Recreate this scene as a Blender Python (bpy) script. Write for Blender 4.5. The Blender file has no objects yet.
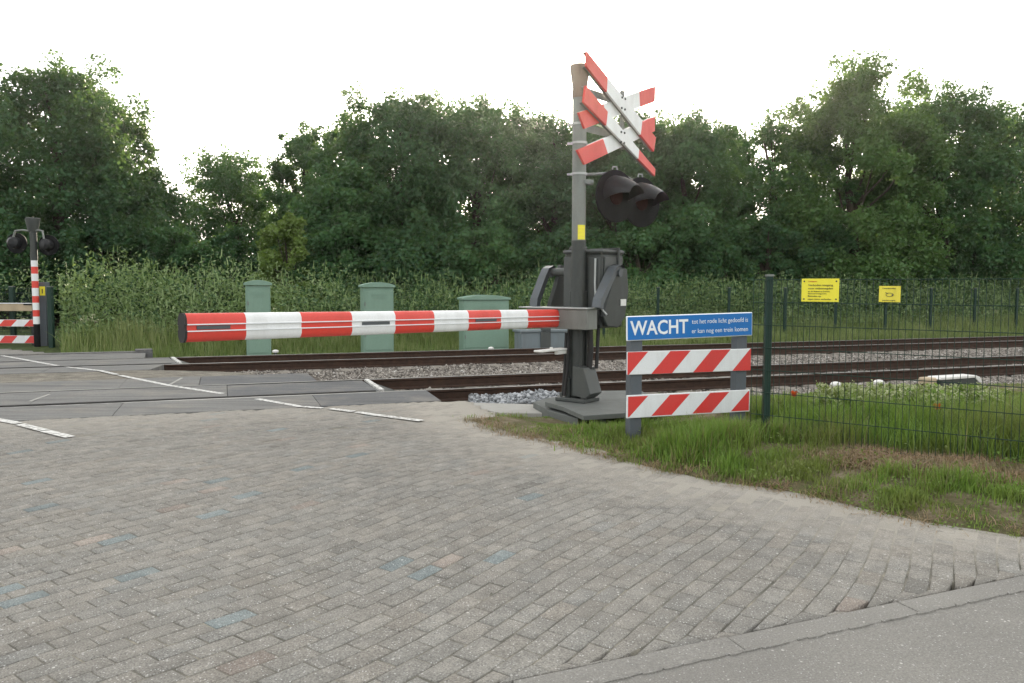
import bpy, math, random
import numpy as np
random.seed(7); rng = np.random.default_rng(7)
S = bpy.context.scene
COL = S.collection
R = math.radians
# ---------------------------------------------------------------- camera model
FPX = 800.0; CH = 1.5; PITCH = 3.94; ROLL = 0.15
def _cam():
    a = R(90-PITCH); b = R(ROLL)
    rx = np.array([[1,0,0],[0,math.cos(a),-math.sin(a)],[0,math.sin(a),math.cos(a)]])
    rz = np.array([[math.cos(b),-math.sin(b),0],[math.sin(b),math.cos(b),0],[0,0,1]])
    return rx@rz
CM = _cam(); CP = np.array([0,0,CH])
def ray(u,v): return CM@np.array([(u-512)/FPX, -(v-341.5)/FPX, -1.0])
def at_z(u,v,z=0.0):
    d = ray(u,v); return CP+d*((z-CH)/d[2])
def at_y(u,v,Y):
    d = ray(u,v); return CP+d*(Y/d[1])
def at_plane(u,v,P,N):
    d = ray(u,v); P=np.array(P,float); N=np.array(N,float)
    return CP+d*(((P-CP)@N)/(d@N))
TA = R(19.7)                                    # direction of the tracks
TD = np.array([math.cos(TA), math.sin(TA)]); TN = np.array([-math.sin(TA), math.cos(TA)])
def tr(a,o,z=0.0):
    p = TD*a+TN*o; return (float(p[0]),float(p[1]),float(z))
def to_tr(x,y): return x*TD[0]+y*TD[1], x*TN[0]+y*TN[1]
RAD = R(-38.0)                                  # direction of the road (towards viewer right)
RX = np.array([math.cos(RAD), math.sin(RAD)]); RY = np.array([-math.sin(RAD), math.cos(RAD)])

# ---------------------------------------------------------------- object helpers
def tag(o,label=None,cat=None,group=None,kind=None):
    if label: o['label']=label
    if cat: o['category']=cat
    if group: o['group']=group
    if kind: o['kind']=kind
    return o
def thing(name,label,cat,loc=(0,0,0),rz=0.0,group=None):
    o=bpy.data.objects.new(name,None); COL.objects.link(o); o.empty_display_size=.2
    o.location=loc; o.rotation_euler=(0,0,rz)
    return tag(o,label,cat,group)
def copy_tree(o,parent=None):
    c=o.copy(); COL.objects.link(c)
    if parent is not None: c.parent=parent
    for ch in [x for x in KIDS.get(o.name,[])]:
        copy_tree(ch,c)
    return c
KIDS={}
def link(name,me,parent=None):
    o=bpy.data.objects.new(name,me); COL.objects.link(o)
    if parent is not None:
        o.parent=parent; KIDS.setdefault(parent.name,[]).append(o)
    return o
class MB:
    def __init__(s): s.v=[]; s.f=[]; s.m=[]
    def add(s,vs,fs,mi=0):
        b=len(s.v); s.v+= [tuple(map(float,p)) for p in vs]
        for f in fs: s.f.append(tuple(b+i for i in f)); s.m.append(mi)
    def box(s,x0,x1,y0,y1,z0,z1,mi=0,bev=0.0):
        if bev<=0:
            vs=[(x,y,z) for z in (z0,z1) for y in (y0,y1) for x in (x0,x1)]
            s.add(vs,[(0,2,3,1),(4,5,7,6),(0,1,5,4),(2,6,7,3),(0,4,6,2),(1,3,7,5)],mi)
        else:
            b=bev; c=[]
            idx={}
            vs=[]
            for iz,z in enumerate((z0,z1)):
                for iy,y in enumerate((y0,y1)):
                    for ix,x in enumerate((x0,x1)):
                        sx=b if ix==0 else -b; sy=b if iy==0 else -b; sz=b if iz==0 else -b
                        idx[(ix,iy,iz)]=len(vs)
                        vs+=[(x,y+sy,z+sz),(x+sx,y,z+sz),(x+sx,y+sy,z)]
            I=lambda a,b_,c_,k: idx[(a,b_,c_)]+k
            fs=[]
            fs.append((I(0,0,0,0),I(0,0,1,0),I(0,1,1,0),I(0,1,0,0)))
            fs.append((I(1,0,0,0),I(1,1,0,0),I(1,1,1,0),I(1,0,1,0)))
            fs.append((I(0,0,0,1),I(1,0,0,1),I(1,0,1,1),I(0,0,1,1)))
            fs.append((I(0,1,0,1),I(0,1,1,1),I(1,1,1,1),I(1,1,0,1)))
            fs.append((I(0,0,0,2),I(0,1,0,2),I(1,1,0,2),I(1,0,0,2)))
            fs.append((I(0,0,1,2),I(1,0,1,2),I(1,1,1,2),I(0,1,1,2)))
            for a in (0,1):
                for c_ in (0,1):
                    fs.append((I(a,0,c_,0),I(a,1,c_,0),I(a,1,c_,2),I(a,0,c_,2)))
                    fs.append((I(0,a,c_,1),I(1,a,c_,1),I(1,a,c_,2),I(0,a,c_,2)))
                    fs.append((I(a,c_,0,0),I(a,c_,1,0),I(a,c_,1,1),I(a,c_,0,1)))
                    for e in (0,1): fs.append((I(a,c_,e,0),I(a,c_,e,1),I(a,c_,e,2)))
            s.add(vs,fs,mi)
    def prism(s,poly,z0,z1,mi=0):
        n=len(poly); vs=[(p[0],p[1],z0) for p in poly]+[(p[0],p[1],z1) for p in poly]
        s.add(vs,[tuple(range(n-1,-1,-1)),tuple(range(n,2*n))]+[(i,(i+1)%n,n+(i+1)%n,n+i) for i in range(n)],mi)
    def slab(s,pts,off,mi=0):                   # planar polygon of 3D points extruded by vector off
        n=len(pts); off=np.array(off,float); vs=[tuple(p) for p in pts]+[tuple(np.array(p,float)+off) for p in pts]
        s.add(vs,[tuple(range(n-1,-1,-1)),tuple(range(n,2*n))]+[(i,(i+1)%n,n+(i+1)%n,n+i) for i in range(n)],mi)
    def tube(s,pts,r,n=8,mi=0,cap=True):
        P=[np.array(p,float) for p in pts]
        if not hasattr(r,'__len__'): r=[r]*len(P)
        rings=[]; up=None
        for i,p in enumerate(P):
            t=(P[min(i+1,len(P)-1)]-P[max(i-1,0)]); t=t/(np.linalg.norm(t)+1e-9)
            if up is None:
                up=np.array([0,0,1.0]) if abs(t[2])<.9 else np.array([1.0,0,0])
            a=np.cross(t,up); a/=np.linalg.norm(a)+1e-9; b=np.cross(t,a); up=-b if False else up
            rings.append([p+r[i]*(math.cos(2*math.pi*k/n)*a+math.sin(2*math.pi*k/n)*b) for k in range(n)])
        vs=[tuple(q) for rg in rings for q in rg]; fs=[]
        for i in range(len(P)-1):
            for k in range(n): fs.append((i*n+k,i*n+(k+1)%n,(i+1)*n+(k+1)%n,(i+1)*n+k))
        if cap: fs.append(tuple(range(n-1,-1,-1))); fs.append(tuple((len(P)-1)*n+k for k in range(n)))
        s.add(vs,fs,mi)
    def build(s,name,mats,parent=None,smooth=False,bevel=0.0):
        me=bpy.data.meshes.new(name); me.from_pydata(s.v,[],s.f)
        if not isinstance(mats,(list,tuple)): mats=[mats]
        for m in mats: me.materials.append(m)
        me.polygons.foreach_set('material_index',s.m)
        me.update()
        import bmesh
        b=bmesh.new(); b.from_mesh(me); bmesh.ops.recalc_face_normals(b,faces=b.faces); b.to_mesh(me); b.free()
        if smooth:
            me.polygons.foreach_set('use_smooth',[True]*len(me.polygons))
            try: me.set_sharp_from_angle(angle=R(38))
            except Exception: pass
        o=link(name,me,parent)
        if bevel>0:
            bm=o.modifiers.new('bevel','BEVEL'); bm.width=bevel; bm.segments=2; bm.limit_method='ANGLE'; bm.angle_limit=R(40)
        return o
def np_mesh(name,V,F,mats,parent=None,mi=None,smooth=False,attr=None):
    """V (n,3); F (m,k) equal-size polygons"""
    me=bpy.data.meshes.new(name); n=len(V); m,k=F.shape
    me.vertices.add(n); me.vertices.foreach_set('co',np.ascontiguousarray(V,dtype=np.float32).ravel())
    me.loops.add(m*k); me.loops.foreach_set('vertex_index',np.ascontiguousarray(F,dtype=np.int32).ravel())
    me.polygons.add(m); me.polygons.foreach_set('loop_start',np.arange(0,m*k,k,dtype=np.int32))
    if not isinstance(mats,(list,tuple)): mats=[mats]
    for q in mats: me.materials.append(q)
    if mi is not None: me.polygons.foreach_set('material_index',np.asarray(mi,dtype=np.int32))
    if smooth: me.polygons.foreach_set('use_smooth',np.ones(m,dtype=bool))
    me.update(calc_edges=True)
    if attr:
        for an,(ty,arr) in attr.items():
            if ty=='COLOR':
                A=me.color_attributes.new(an,'FLOAT_COLOR','POINT'); A.data.foreach_set('color',np.ascontiguousarray(arr,dtype=np.float32).ravel())
            else:
                A=me.attributes.new(an,'FLOAT','POINT'); A.data.foreach_set('value',np.ascontiguousarray(arr,dtype=np.float32).ravel())
    return link(name,me,parent)

# ---------------------------------------------------------------- materials
class NT:
    def __init__(s,name):
        s.m=bpy.data.materials.new(name); s.m.use_nodes=True; s.t=s.m.node_tree; s.t.nodes.clear()
        s.out=s.n('ShaderNodeOutputMaterial')
    def n(s,ty,**kw):
        nd=s.t.nodes.new(ty)
        for k,v in kw.items():
            if k.startswith('i_'):
                key=k[2:]; key=int(key) if key.isdigit() else key.replace('_',' ')
                if hasattr(v,'is_linked') or isinstance(v,bpy.types.NodeSocket): s.t.links.new(v,nd.inputs[key])
                else: nd.inputs[key].default_value=v
            else: setattr(nd,k,v)
        return nd
    def l(s,a,b): s.t.links.new(a,b)
    def pos(s): return s.n('ShaderNodeNewGeometry').outputs['Position']
    def obj(s): return s.n('ShaderNodeTexCoord').outputs['Object']
    def noise(s,vec,scale,detail=4,rough=.55):
        return s.n('ShaderNodeTexNoise',i_Vector=vec,i_Scale=scale,i_Detail=detail,i_Roughness=rough).outputs['Fac']
    def ramp(s,fac,stops):
        r=s.n('ShaderNodeValToRGB'); s.l(fac,r.inputs[0]); e=r.color_ramp.elements
        while len(e)<len(stops): e.new(.5)
        for q,(p,c) in zip(e,stops):
            q.position=p; q.color=(c,c,c,1) if not hasattr(c,'__len__') else (*c,1)
        return r.outputs[0]
    def mix(s,fac,a,b,mode='MIX'):
        nd=s.n('ShaderNodeMix',data_type='RGBA',blend_type=mode)
        for sock,v in ((nd.inputs[0],fac),(nd.inputs[6],a),(nd.inputs[7],b)):
            if isinstance(v,bpy.types.NodeSocket): s.l(v,sock)
            elif hasattr(v,'__len__'): sock.default_value=(*v,1) if len(v)==3 else v
            else: sock.default_value=v
        return nd.outputs[2]
    def bump(s,h,strength=.3,dist=.01):
        return s.n('ShaderNodeBump',i_Height=h,i_Strength=strength,i_Distance=dist).outputs[0]
    def pr(s,color,rough=.7,metal=0.0,normal=None,spec=.5,coat=0.0):
        p=s.n('ShaderNodeBsdfPrincipled')
        for k,v in (('Base Color',color),('Roughness',rough),('Metallic',metal),('Specular IOR Level',spec),('Coat Weight',coat)):
            if isinstance(v,bpy.types.NodeSocket): s.l(v,p.inputs[k])
            elif hasattr(v,'__len__'): p.inputs[k].default_value=(*v,1)
            else: p.inputs[k].default_value=v
        if normal is not None: s.l(normal,p.inputs['Normal'])
        s.l(p.outputs[0],s.out.inputs[0]); return p
def worn(name,c,rough=.5,metal=0.0,dirt=(.10,.09,.07),amount=.35,scale=6.0,spec=.5,bump=.1,streak=True):
    t=NT(name); p=t.obj()
    mp=t.n('ShaderNodeMapping',i_Vector=p); mp.inputs['Scale'].default_value=(1,1,.25 if streak else 1)
    a=t.noise(mp.outputs[0],scale,6,.65); b=t.noise(p,scale*9,4,.6)
    f=t.ramp(a,[(.45,0.0),(.75,1.0)])
    g=t.n('ShaderNodeMath',operation='MULTIPLY',i_0=f,i_1=amount).outputs[0]
    col=t.mix(g,c,dirt)
    lo=tuple(x*.86 for x in c); col=t.mix(t.ramp(b,[(.4,0.0),(.7,.5)]),col,lo)
    rr=t.ramp(a,[(.3,max(rough-.1,.02)),(.7,min(rough+.2,1))])
    t.pr(col,rr,metal,t.bump(b,bump,.004),spec); return t.m
def leafmat(name,c1,c2,c3,trans=.45,scale=.35,rough=.5):
    t=NT(name); g=t.n('ShaderNodeNewGeometry'); rnd=g.outputs['Random Per Island']
    big=t.noise(g.outputs['Position'],scale,3,.5)
    col=t.mix(t.ramp(rnd,[(0,0.0),(1,1.0)]),c1,c2)
    col=t.mix(t.ramp(big,[(.42,0.0),(.62,1.0)]),col,c3)
    col=t.mix(rnd,col,tuple(x*.6 for x in c1),'MIX') if False else col
    d=t.n('ShaderNodeBsdfPrincipled',i_Roughness=rough); d.inputs['Specular IOR Level'].default_value=.3
    t.l(col,d.inputs['Base Color'])
    tc=t.mix(.5,col,(.16,.22,.02))
    tb=t.n('ShaderNodeBsdfTranslucent'); t.l(tc,tb.inputs[0])
    ms=t.n('ShaderNodeMixShader',i_0=trans); t.l(d.outputs[0],ms.inputs[1]); t.l(tb.outputs[0],ms.inputs[2])
    t.l(ms.outputs[0],t.out.inputs[0]); return t.m

M={}
M['red']=worn('barrier_red',(.66,.055,.038),.38,amount=.30,scale=6,dirt=(.30,.07,.05))
M['white']=worn('barrier_white',(.76,.78,.78),.38,amount=.42,scale=6,dirt=(.42,.42,.39))
M['sign_red']=worn('sign_red',(.64,.045,.04),.4,amount=.12,scale=9)
M['sign_white']=worn('sign_white',(.74,.77,.78),.4,amount=.22,scale=9,dirt=(.25,.22,.17))
M['far_cream']=worn('weathered_cream',(.45,.36,.24),.6,amount=.4,scale=3)
M['blue']=worn('sign_blue',(.002,.15,.47),.4,amount=.05,scale=8)
M['letter']=worn('letter_white',(.80,.84,.86),.45,amount=.05)
M['yellow']=worn('sign_yellow',(.80,.72,.04),.5,amount=.08,scale=14)
M['yellow2']=worn('sign_amber',(.76,.66,.06),.5,amount=.2,scale=14)
M['ink']=worn('sign_ink',(.03,.035,.03),.6)
M['inkred']=worn('sign_ink_red',(.55,.08,.03),.6)
M['galv']=worn('galvanised_steel',(.19,.205,.19),.5,.35,amount=.35,scale=7,dirt=(.14,.14,.12))
M['galvl']=worn('pale_steel',(.42,.44,.43),.45,.5,amount=.25,scale=7)
M['dsteel']=worn('dark_painted_steel',(.034,.040,.038),.5,.1,amount=.5,scale=8,dirt=(.10,.10,.085))
M['dsteel2']=worn('charcoal_paint',(.055,.062,.060),.45,.1,amount=.4,scale=8,dirt=(.13,.13,.11))
M['midgrey']=worn('bracket_grey',(.19,.20,.185),.5,.2,amount=.4,scale=10,dirt=(.10,.095,.08))
M['bluegrey']=worn('arm_bluegrey',(.085,.098,.108),.4,.3,amount=.3,scale=8)
M['black']=worn('matt_black',(.007,.0075,.008),.7,amount=.2,dirt=(.02,.02,.018),spec=.2)
M['hood']=worn('hood_black',(.011,.012,.014),.38,amount=.2,dirt=(.03,.03,.028),spec=.35)
M['rubber']=worn('rubber_black',(.02,.02,.02),.75)
M['funnel']=worn('weathered_brown_cap',(.16,.115,.08),.6,amount=.5,scale=12,dirt=(.08,.06,.05))
M['cabgreen']=worn('cabinet_green',(.18,.29,.222),.55,amount=.25,scale=3,dirt=(.10,.15,.10))
M['cabgrey']=worn('cabinet_bluegrey',(.15,.185,.20),.5,amount=.3,scale=5)
M['postgrey']=worn('recycled_post_grey',(.085,.10,.115),.65,amount=.35,scale=8,dirt=(.13,.12,.10))
M['fence']=worn('fence_green',(.010,.034,.024),.5,amount=.2,scale=9,dirt=(.03,.045,.03),spec=.3)
M['plateconc']=worn('platform_grey',(.115,.125,.118),.8,amount=.45,scale=5,dirt=(.11,.11,.09),bump=.5,streak=False)
M['conc']=worn('concrete',(.34,.335,.31),.9,amount=.4,scale=4,dirt=(.2,.18,.14),bump=.5,streak=False)
M['capwhite']=worn('cap_white',(.72,.72,.69),.5,amount=.3,scale=9)
M['sleeper']=worn('sleeper_concrete',(.22,.20,.17),.9,amount=.5,scale=6,bump=.5)
def redlens():
    t=NT('red_lens'); t.pr((.02,.003,.003),.6,0,None,.15,0.0); return t.m
M['lens']=redlens()
def railmat():
    t=NT('rusted_rail'); p=t.pos(); a=t.noise(p,9,6,.7); b=t.noise(p,60,4,.6)
    c=t.ramp(a,[(.3,(.030,.019,.014)),(.6,(.055,.031,.021)),(.8,(.085,.05,.033))])
    t.pr(c,.85,0,t.bump(b,.5,.004),.3); return t.m
def railtop():
    t=NT('polished_rail_head'); p=t.pos(); a=t.noise(p,5,4,.6)
    t.pr(t.ramp(a,[(.3,(.20,.19,.18)),(.7,(.34,.34,.33))]),t.ramp(a,[(.3,.28),(.7,.45)]),.8); return t.m
M['rail']=railmat(); M['railtop']=railtop()
def speckle(t,p,scale,lo,hi,th):            # pale grains of aggregate
    v=t.n('ShaderNodeTexVoronoi',i_Vector=p,i_Scale=scale)
    near=t.ramp(v.outputs['Distance'],[(.18,1.0),(.34,0.0)])
    pick=t.n('ShaderNodeSeparateColor'); t.l(v.outputs['Color'],pick.inputs[0])
    sel=t.ramp(pick.outputs[0],[(th,0.0),(min(th+.04,1),1.0)])
    return t.n('ShaderNodeMath',operation='MULTIPLY',i_0=near,i_1=sel).outputs[0], pick.outputs[1]
def brickmat():
    t=NT('worn_paving_brick'); p=t.pos()
    ca=t.n('ShaderNodeAttribute',attribute_name='tint'); du=t.n('ShaderNodeAttribute',attribute_name='dust').outputs['Fac']
    big=t.noise(p,.55,4,.6); mid=t.noise(p,7,5,.65); fine=t.noise(p,130,4,.7)
    c=t.mix(1.0,ca.outputs['Color'],t.ramp(big,[(.3,(.90,.905,.90)),(.7,(1.08,1.075,1.05))]),'MULTIPLY')
    c=t.mix(1.0,c,t.ramp(mid,[(.3,(.84,.84,.84)),(.7,(1.14,1.14,1.13))]),'MULTIPLY')
    c=t.mix(1.0,c,t.ramp(fine,[(.3,(.52,.52,.52)),(.7,(1.48,1.48,1.47))]),'MULTIPLY')
    s,r=speckle(t,p,85,0,0,.60)
    c=t.mix(t.n('ShaderNodeMath',operation='MULTIPLY',i_0=s,i_1=.8).outputs[0],c,t.ramp(r,[(.2,(.30,.30,.29)),(.9,(.62,.62,.60))]))
    s2,r2=speckle(t,p,70,0,0,.8)
    c=t.mix(t.n('ShaderNodeMath',operation='MULTIPLY',i_0=s2,i_1=.6).outputs[0],c,(.08,.08,.08))
    s3,_r=speckle(t,p,40,0,0,.95)
    c=t.mix(t.n('ShaderNodeMath',operation='MULTIPLY',i_0=s3,i_1=.7).outputs[0],c,(.60,.59,.55))
    sand=t.ramp(fine,[(.3,(.27,.25,.215)),(.7,(.42,.395,.35))])
    dn=t.n('ShaderNodeMath',operation='MULTIPLY_ADD',i_0=mid,i_1=1.6,i_2=-.85)
    dd=t.n('ShaderNodeMath',operation='ADD',i_0=du,i_1=dn.outputs[0],use_clamp=True).outputs[0]
    c=t.mix(t.n('ShaderNodeMath',operation='MULTIPLY',i_0=dd,i_1=.68).outputs[0],c,sand)
    t.pr(c,1.0,0,t.bump(fine,.6,.004),.12); return t.m
M['brick']=brickmat()
def asphaltmat(name,c,sp=.65,scale=110):
    t=NT(name); p=t.pos(); big=t.noise(p,.8,5,.6); fine=t.noise(p,120,4,.7)
    a=t.ramp(fine,[(.3,tuple(x*.7 for x in c)),(.7,tuple(x*1.3 for x in c))])
    a=t.mix(1.0,a,t.ramp(big,[(.3,(.86,.86,.86)),(.7,(1.15,1.15,1.13))]),'MULTIPLY')
    s,r=speckle(t,p,scale,0,0,sp); a=t.mix(t.n('ShaderNodeMath',operation='MULTIPLY',i_0=s,i_1=.75).outputs[0],a,t.ramp(r,[(.2,(.20,.20,.20)),(.9,(.50,.50,.48))]))
    s,r=speckle(t,p,48,0,0,.95); a=t.mix(t.n('ShaderNodeMath',operation='MULTIPLY',i_0=s,i_1=.8).outputs[0],a,(.6,.58,.54))
    t.pr(a,.92,0,t.bump(fine,.6,.004),.25); return t.m
M['asphalt']=asphaltmat('worn_asphalt',(.205,.198,.182),.5,90)
M['kerb']=asphaltmat('kerb_concrete',(.215,.208,.192),.6,85)
def deckmat(name,c):
    t=NT(name); p=t.pos()
    m=t.n('ShaderNodeMapping',i_Vector=p); m.inputs['Rotation'].default_value=(0,0,-TA); m.inputs['Scale'].default_value=(.5,6,1)
    a=t.noise(m.outputs[0],2.0,6,.65); b=t.noise(p,45,4,.7); d=t.noise(p,1.3,5,.65)
    col=t.mix(t.ramp(a,[(.35,0.0),(.7,1.0)]),c,tuple(x*1.35 for x in c))
    col=t.mix(t.ramp(d,[(.5,0.0),(.72,.6)]),col,(.25,.23,.195))
    col=t.mix(1.0,col,t.ramp(b,[(.3,(.8,.8,.8)),(.7,(1.2,1.2,1.2))]),'MULTIPLY')
    m2=t.n('ShaderNodeMapping',i_Vector=p); m2.inputs['Rotation'].default_value=(0,0,-RAD); m2.inputs['Scale'].default_value=(.35,3.2,1)
    k=t.noise(m2.outputs[0],1.6,6,.7); col=t.mix(t.ramp(k,[(.48,0.0),(.66,.55)]),col,(.055,.055,.055))
    k2=t.noise(p,16,5,.75); col=t.mix(t.ramp(k2,[(.56,0.0),(.70,.6)]),col,(.24,.225,.19))
    t.pr(col,.85,0,t.bump(b,.4,.004),.3); return t.m
M['deck']=deckmat('crossing_panel_grey',(.140,.140,.134)); M['deckd']=deckmat('crossing_panel_dark',(.095,.098,.10))
def paintmat():
    t=NT('worn_road_paint'); p=t.pos(); a=t.noise(p,22,5,.7)
    t.pr(t.ramp(a,[(.40,(.24,.23,.21)),(.50,(.58,.58,.55)),(.7,(.74,.74,.72))]),.7,0,None,.3); return t.m
M['paint']=paintmat()
def soil(name,stops,scale=3,fscale=60,b=.8):
    t=NT(name); p=t.pos(); a=t.noise(p,scale,6,.65); f=t.noise(p,fscale,4,.7)
    c=t.ramp(a,stops); c=t.mix(1.0,c,t.ramp(f,[(.3,(.65,.65,.65)),(.7,(1.35,1.35,1.35))]),'MULTIPLY')
    t.pr(c,.95,0,t.bump(f,b,.02),.15); return t.m
M['soil']=soil('verge_soil',[(.35,(.075,.085,.03)),(.5,(.13,.11,.065)),(.65,(.24,.20,.14))])
M['ground']=soil('field_ground',[(.3,(.035,.055,.02)),(.6,(.075,.095,.035)),(.8,(.13,.11,.06))],.3,9,.5)
M['sandy']=soil('sandy_fill',[(.3,(.24,.215,.17)),(.7,(.34,.315,.265))],2,80)
M['grit']=soil('joint_grit',[(.3,(.085,.083,.075)),(.7,(.16,.155,.14))],9,160)
M['ballastbed']=soil('ballast_fines',[(.3,(.07,.06,.05)),(.7,(.14,.12,.105))],6,30,1)
def stonemat():
    t=NT('ballast_stone'); g=t.n('ShaderNodeNewGeometry'); r=g.outputs['Random Per Island']
    c=t.ramp(r,[(0,(.12,.11,.10)),(.35,(.215,.197,.176)),(.7,(.32,.297,.268)),(.93,(.40,.37,.33)),(1,(.56,.55,.53))])
    f=t.noise(g.outputs['Position'],50,3,.6)
    c=t.mix(1.0,c,t.ramp(f,[(.3,(.75,.73,.7)),(.7,(1.15,1.15,1.15))]),'MULTIPLY')
    t.pr(c,.9,0,None,.25); return t.m
M['stone']=stonemat()
def stonemat2():
    t=NT('pale_ballast_stone'); g=t.n('ShaderNodeNewGeometry'); r=g.outputs['Random Per Island']
    t.pr(t.ramp(r,[(0,(.14,.15,.155)),(.5,(.27,.285,.30)),(1,(.50,.52,.54))]),.85,0,None,.3); return t.m
M['stonepale']=stonemat2()
M['bark']=soil('bark',[(.3,(.035,.028,.02)),(.7,(.09,.075,.055))],5,30,1)
M['leaf_dark']=leafmat('leaf_dark',(0.033, 0.0932, 0.0441),(0.0611, 0.1474, 0.0626),(0.0431, 0.1172, 0.0478))
M['leaf_mid']=leafmat('leaf_mid',(0.0431, 0.1186, 0.0478),(0.079, 0.1851, 0.0699),(0.06, 0.1446, 0.0551))
M['leaf_light']=leafmat('leaf_light',(0.0662, 0.1571, 0.0438),(0.1205, 0.2255, 0.0705),(0.0843, 0.1708, 0.0548))
M['leaf_yellow']=leafmat('leaf_yellow',(0.1224, 0.1978, 0.045),(0.1944, 0.2752, 0.072),(0.144, 0.2236, 0.054))
M['leaf_shrub']=leafmat('leaf_shrub',(0.1405, 0.2352, 0.0868),(0.3123, 0.3997, 0.1891),(0.1875, 0.2745, 0.1051),.35,.5)
M['leaf_shrubd']=leafmat('leaf_shrub_dark',(0.0542, 0.1256, 0.0542),(0.1205, 0.2012, 0.0957),(0.0753, 0.1449, 0.0638),.35,.5)
M['grass']=leafmat('grass_blade',(0.1013, 0.2025, 0.0336),(0.2025, 0.324, 0.066),(0.1755, 0.216, 0.06),.4,1.2)
M['grassl']=leafmat('grass_fresh',(0.143, 0.2625, 0.044),(0.26, 0.3875, 0.077),(0.208, 0.2625, 0.066),.4,1.2)
M['grassdry']=leafmat('grass_dry',(.20,.17,.08),(.34,.29,.15),(.14,.15,.06),.3,1.5)
M['weedwhite']=leafmat('pale_flower_heads',(0.378, 0.414, 0.221),(0.558, 0.576, 0.374),(0.36, 0.414, 0.204),.3,2)
M['poppy']=leafmat('poppy_petal',(.55,.03,.015),(.65,.06,.02),(.6,.05,.02),.4,2)
M['meadow']=leafmat('meadow_grass',(.13,.22,.06),(.22,.31,.10),(.18,.24,.08),.4,1.2)
M['meadowdry']=leafmat('meadow_seed_heads',(.25,.30,.12),(.36,.39,.18),(.22,.28,.10),.4,1.2)
M['straw']=leafmat('dead_mown_grass',(.24,.155,.09),(.38,.27,.17),(.22,.18,.10),.2,3)

# ---------------------------------------------------------------- setting: ground, paving
def grid_sheet(name,xs,ys,zf,mat,kind='structure',attr=None):
    X,Y=np.meshgrid(xs,ys); Z=zf(X,Y); V=np.stack([X,Y,Z],-1).reshape(-1,3)
    nx,ny=len(xs),len(ys); i=np.arange(nx*ny).reshape(ny,nx)
    F=np.stack([i[:-1,:-1],i[:-1,1:],i[1:,1:],i[1:,:-1]],-1).reshape(-1,4)
    at={k:('F',fn(V)) for k,fn in attr.items()} if attr else None
    o=np_mesh(name,V,F,mat,smooth=True,attr=at); return tag(o,kind=kind)
g=MB(); g.add([(-600,-300,-.45),(600,-300,-.45),(600,900,-.45),(-600,900,-.45)],[(0,1,2,3)]); tag(g.build('ground',M['ground']),kind='structure')

# verge edge: along-track coordinate as a function of the offset from the viewer
VE=np.array([(2.3,60),(2.75,60),(2.93,9.0),(3.02,6.4),(3.2,4.95),(3.4,4.52),(3.8,4.25),(4.15,4.13),(4.5,4.08),(4.9,3.86),(5.3,3.58),(6.1,3.28),(6.7,3.14),(7.1,2.98),(7.6,2.74),(8.2,2.66),(9.4,2.62),(10.2,2.62),(11.2,2.7)])
VE[:,1]-=.012*VE[:,0]+np.where(VE[:,0]<6.2,.07,0)
def verge_a(o): return np.interp(o,VE[:,0],VE[:,1])
def hn(x,y,s=1.0,seed=0.0):           # cheap smooth noise
    return (np.sin(x*1.7*s+y*.9*s+seed)+np.sin(x*.8*s-y*1.9*s+1.3+seed*2)+.6*np.sin(x*3.1*s+y*2.7*s+seed*.7)+.5*np.sin(-x*2.3*s+y*4.1*s+2+seed))/3.1
def dust_at(x,y):
    a=x*TD[0]+y*TD[1]; o=x*TN[0]+y*TN[1]
    d=verge_a(o)-a+.25*hn(x,y,1.6)
    m=np.clip(1.15-d/1.05,0,1)
    m2=np.clip(1.1-(10.1-o)/1.5,0,1)*.75
    m3=np.clip(1-((a-5.6)**2/4+(o-3.4)**2/.35),0,1)*.9
    return np.clip(np.maximum(np.maximum(m,m2),m3),0,1)
def ku(a): return 2.715+.06*a       # upper edge of the flush kerb
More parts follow.
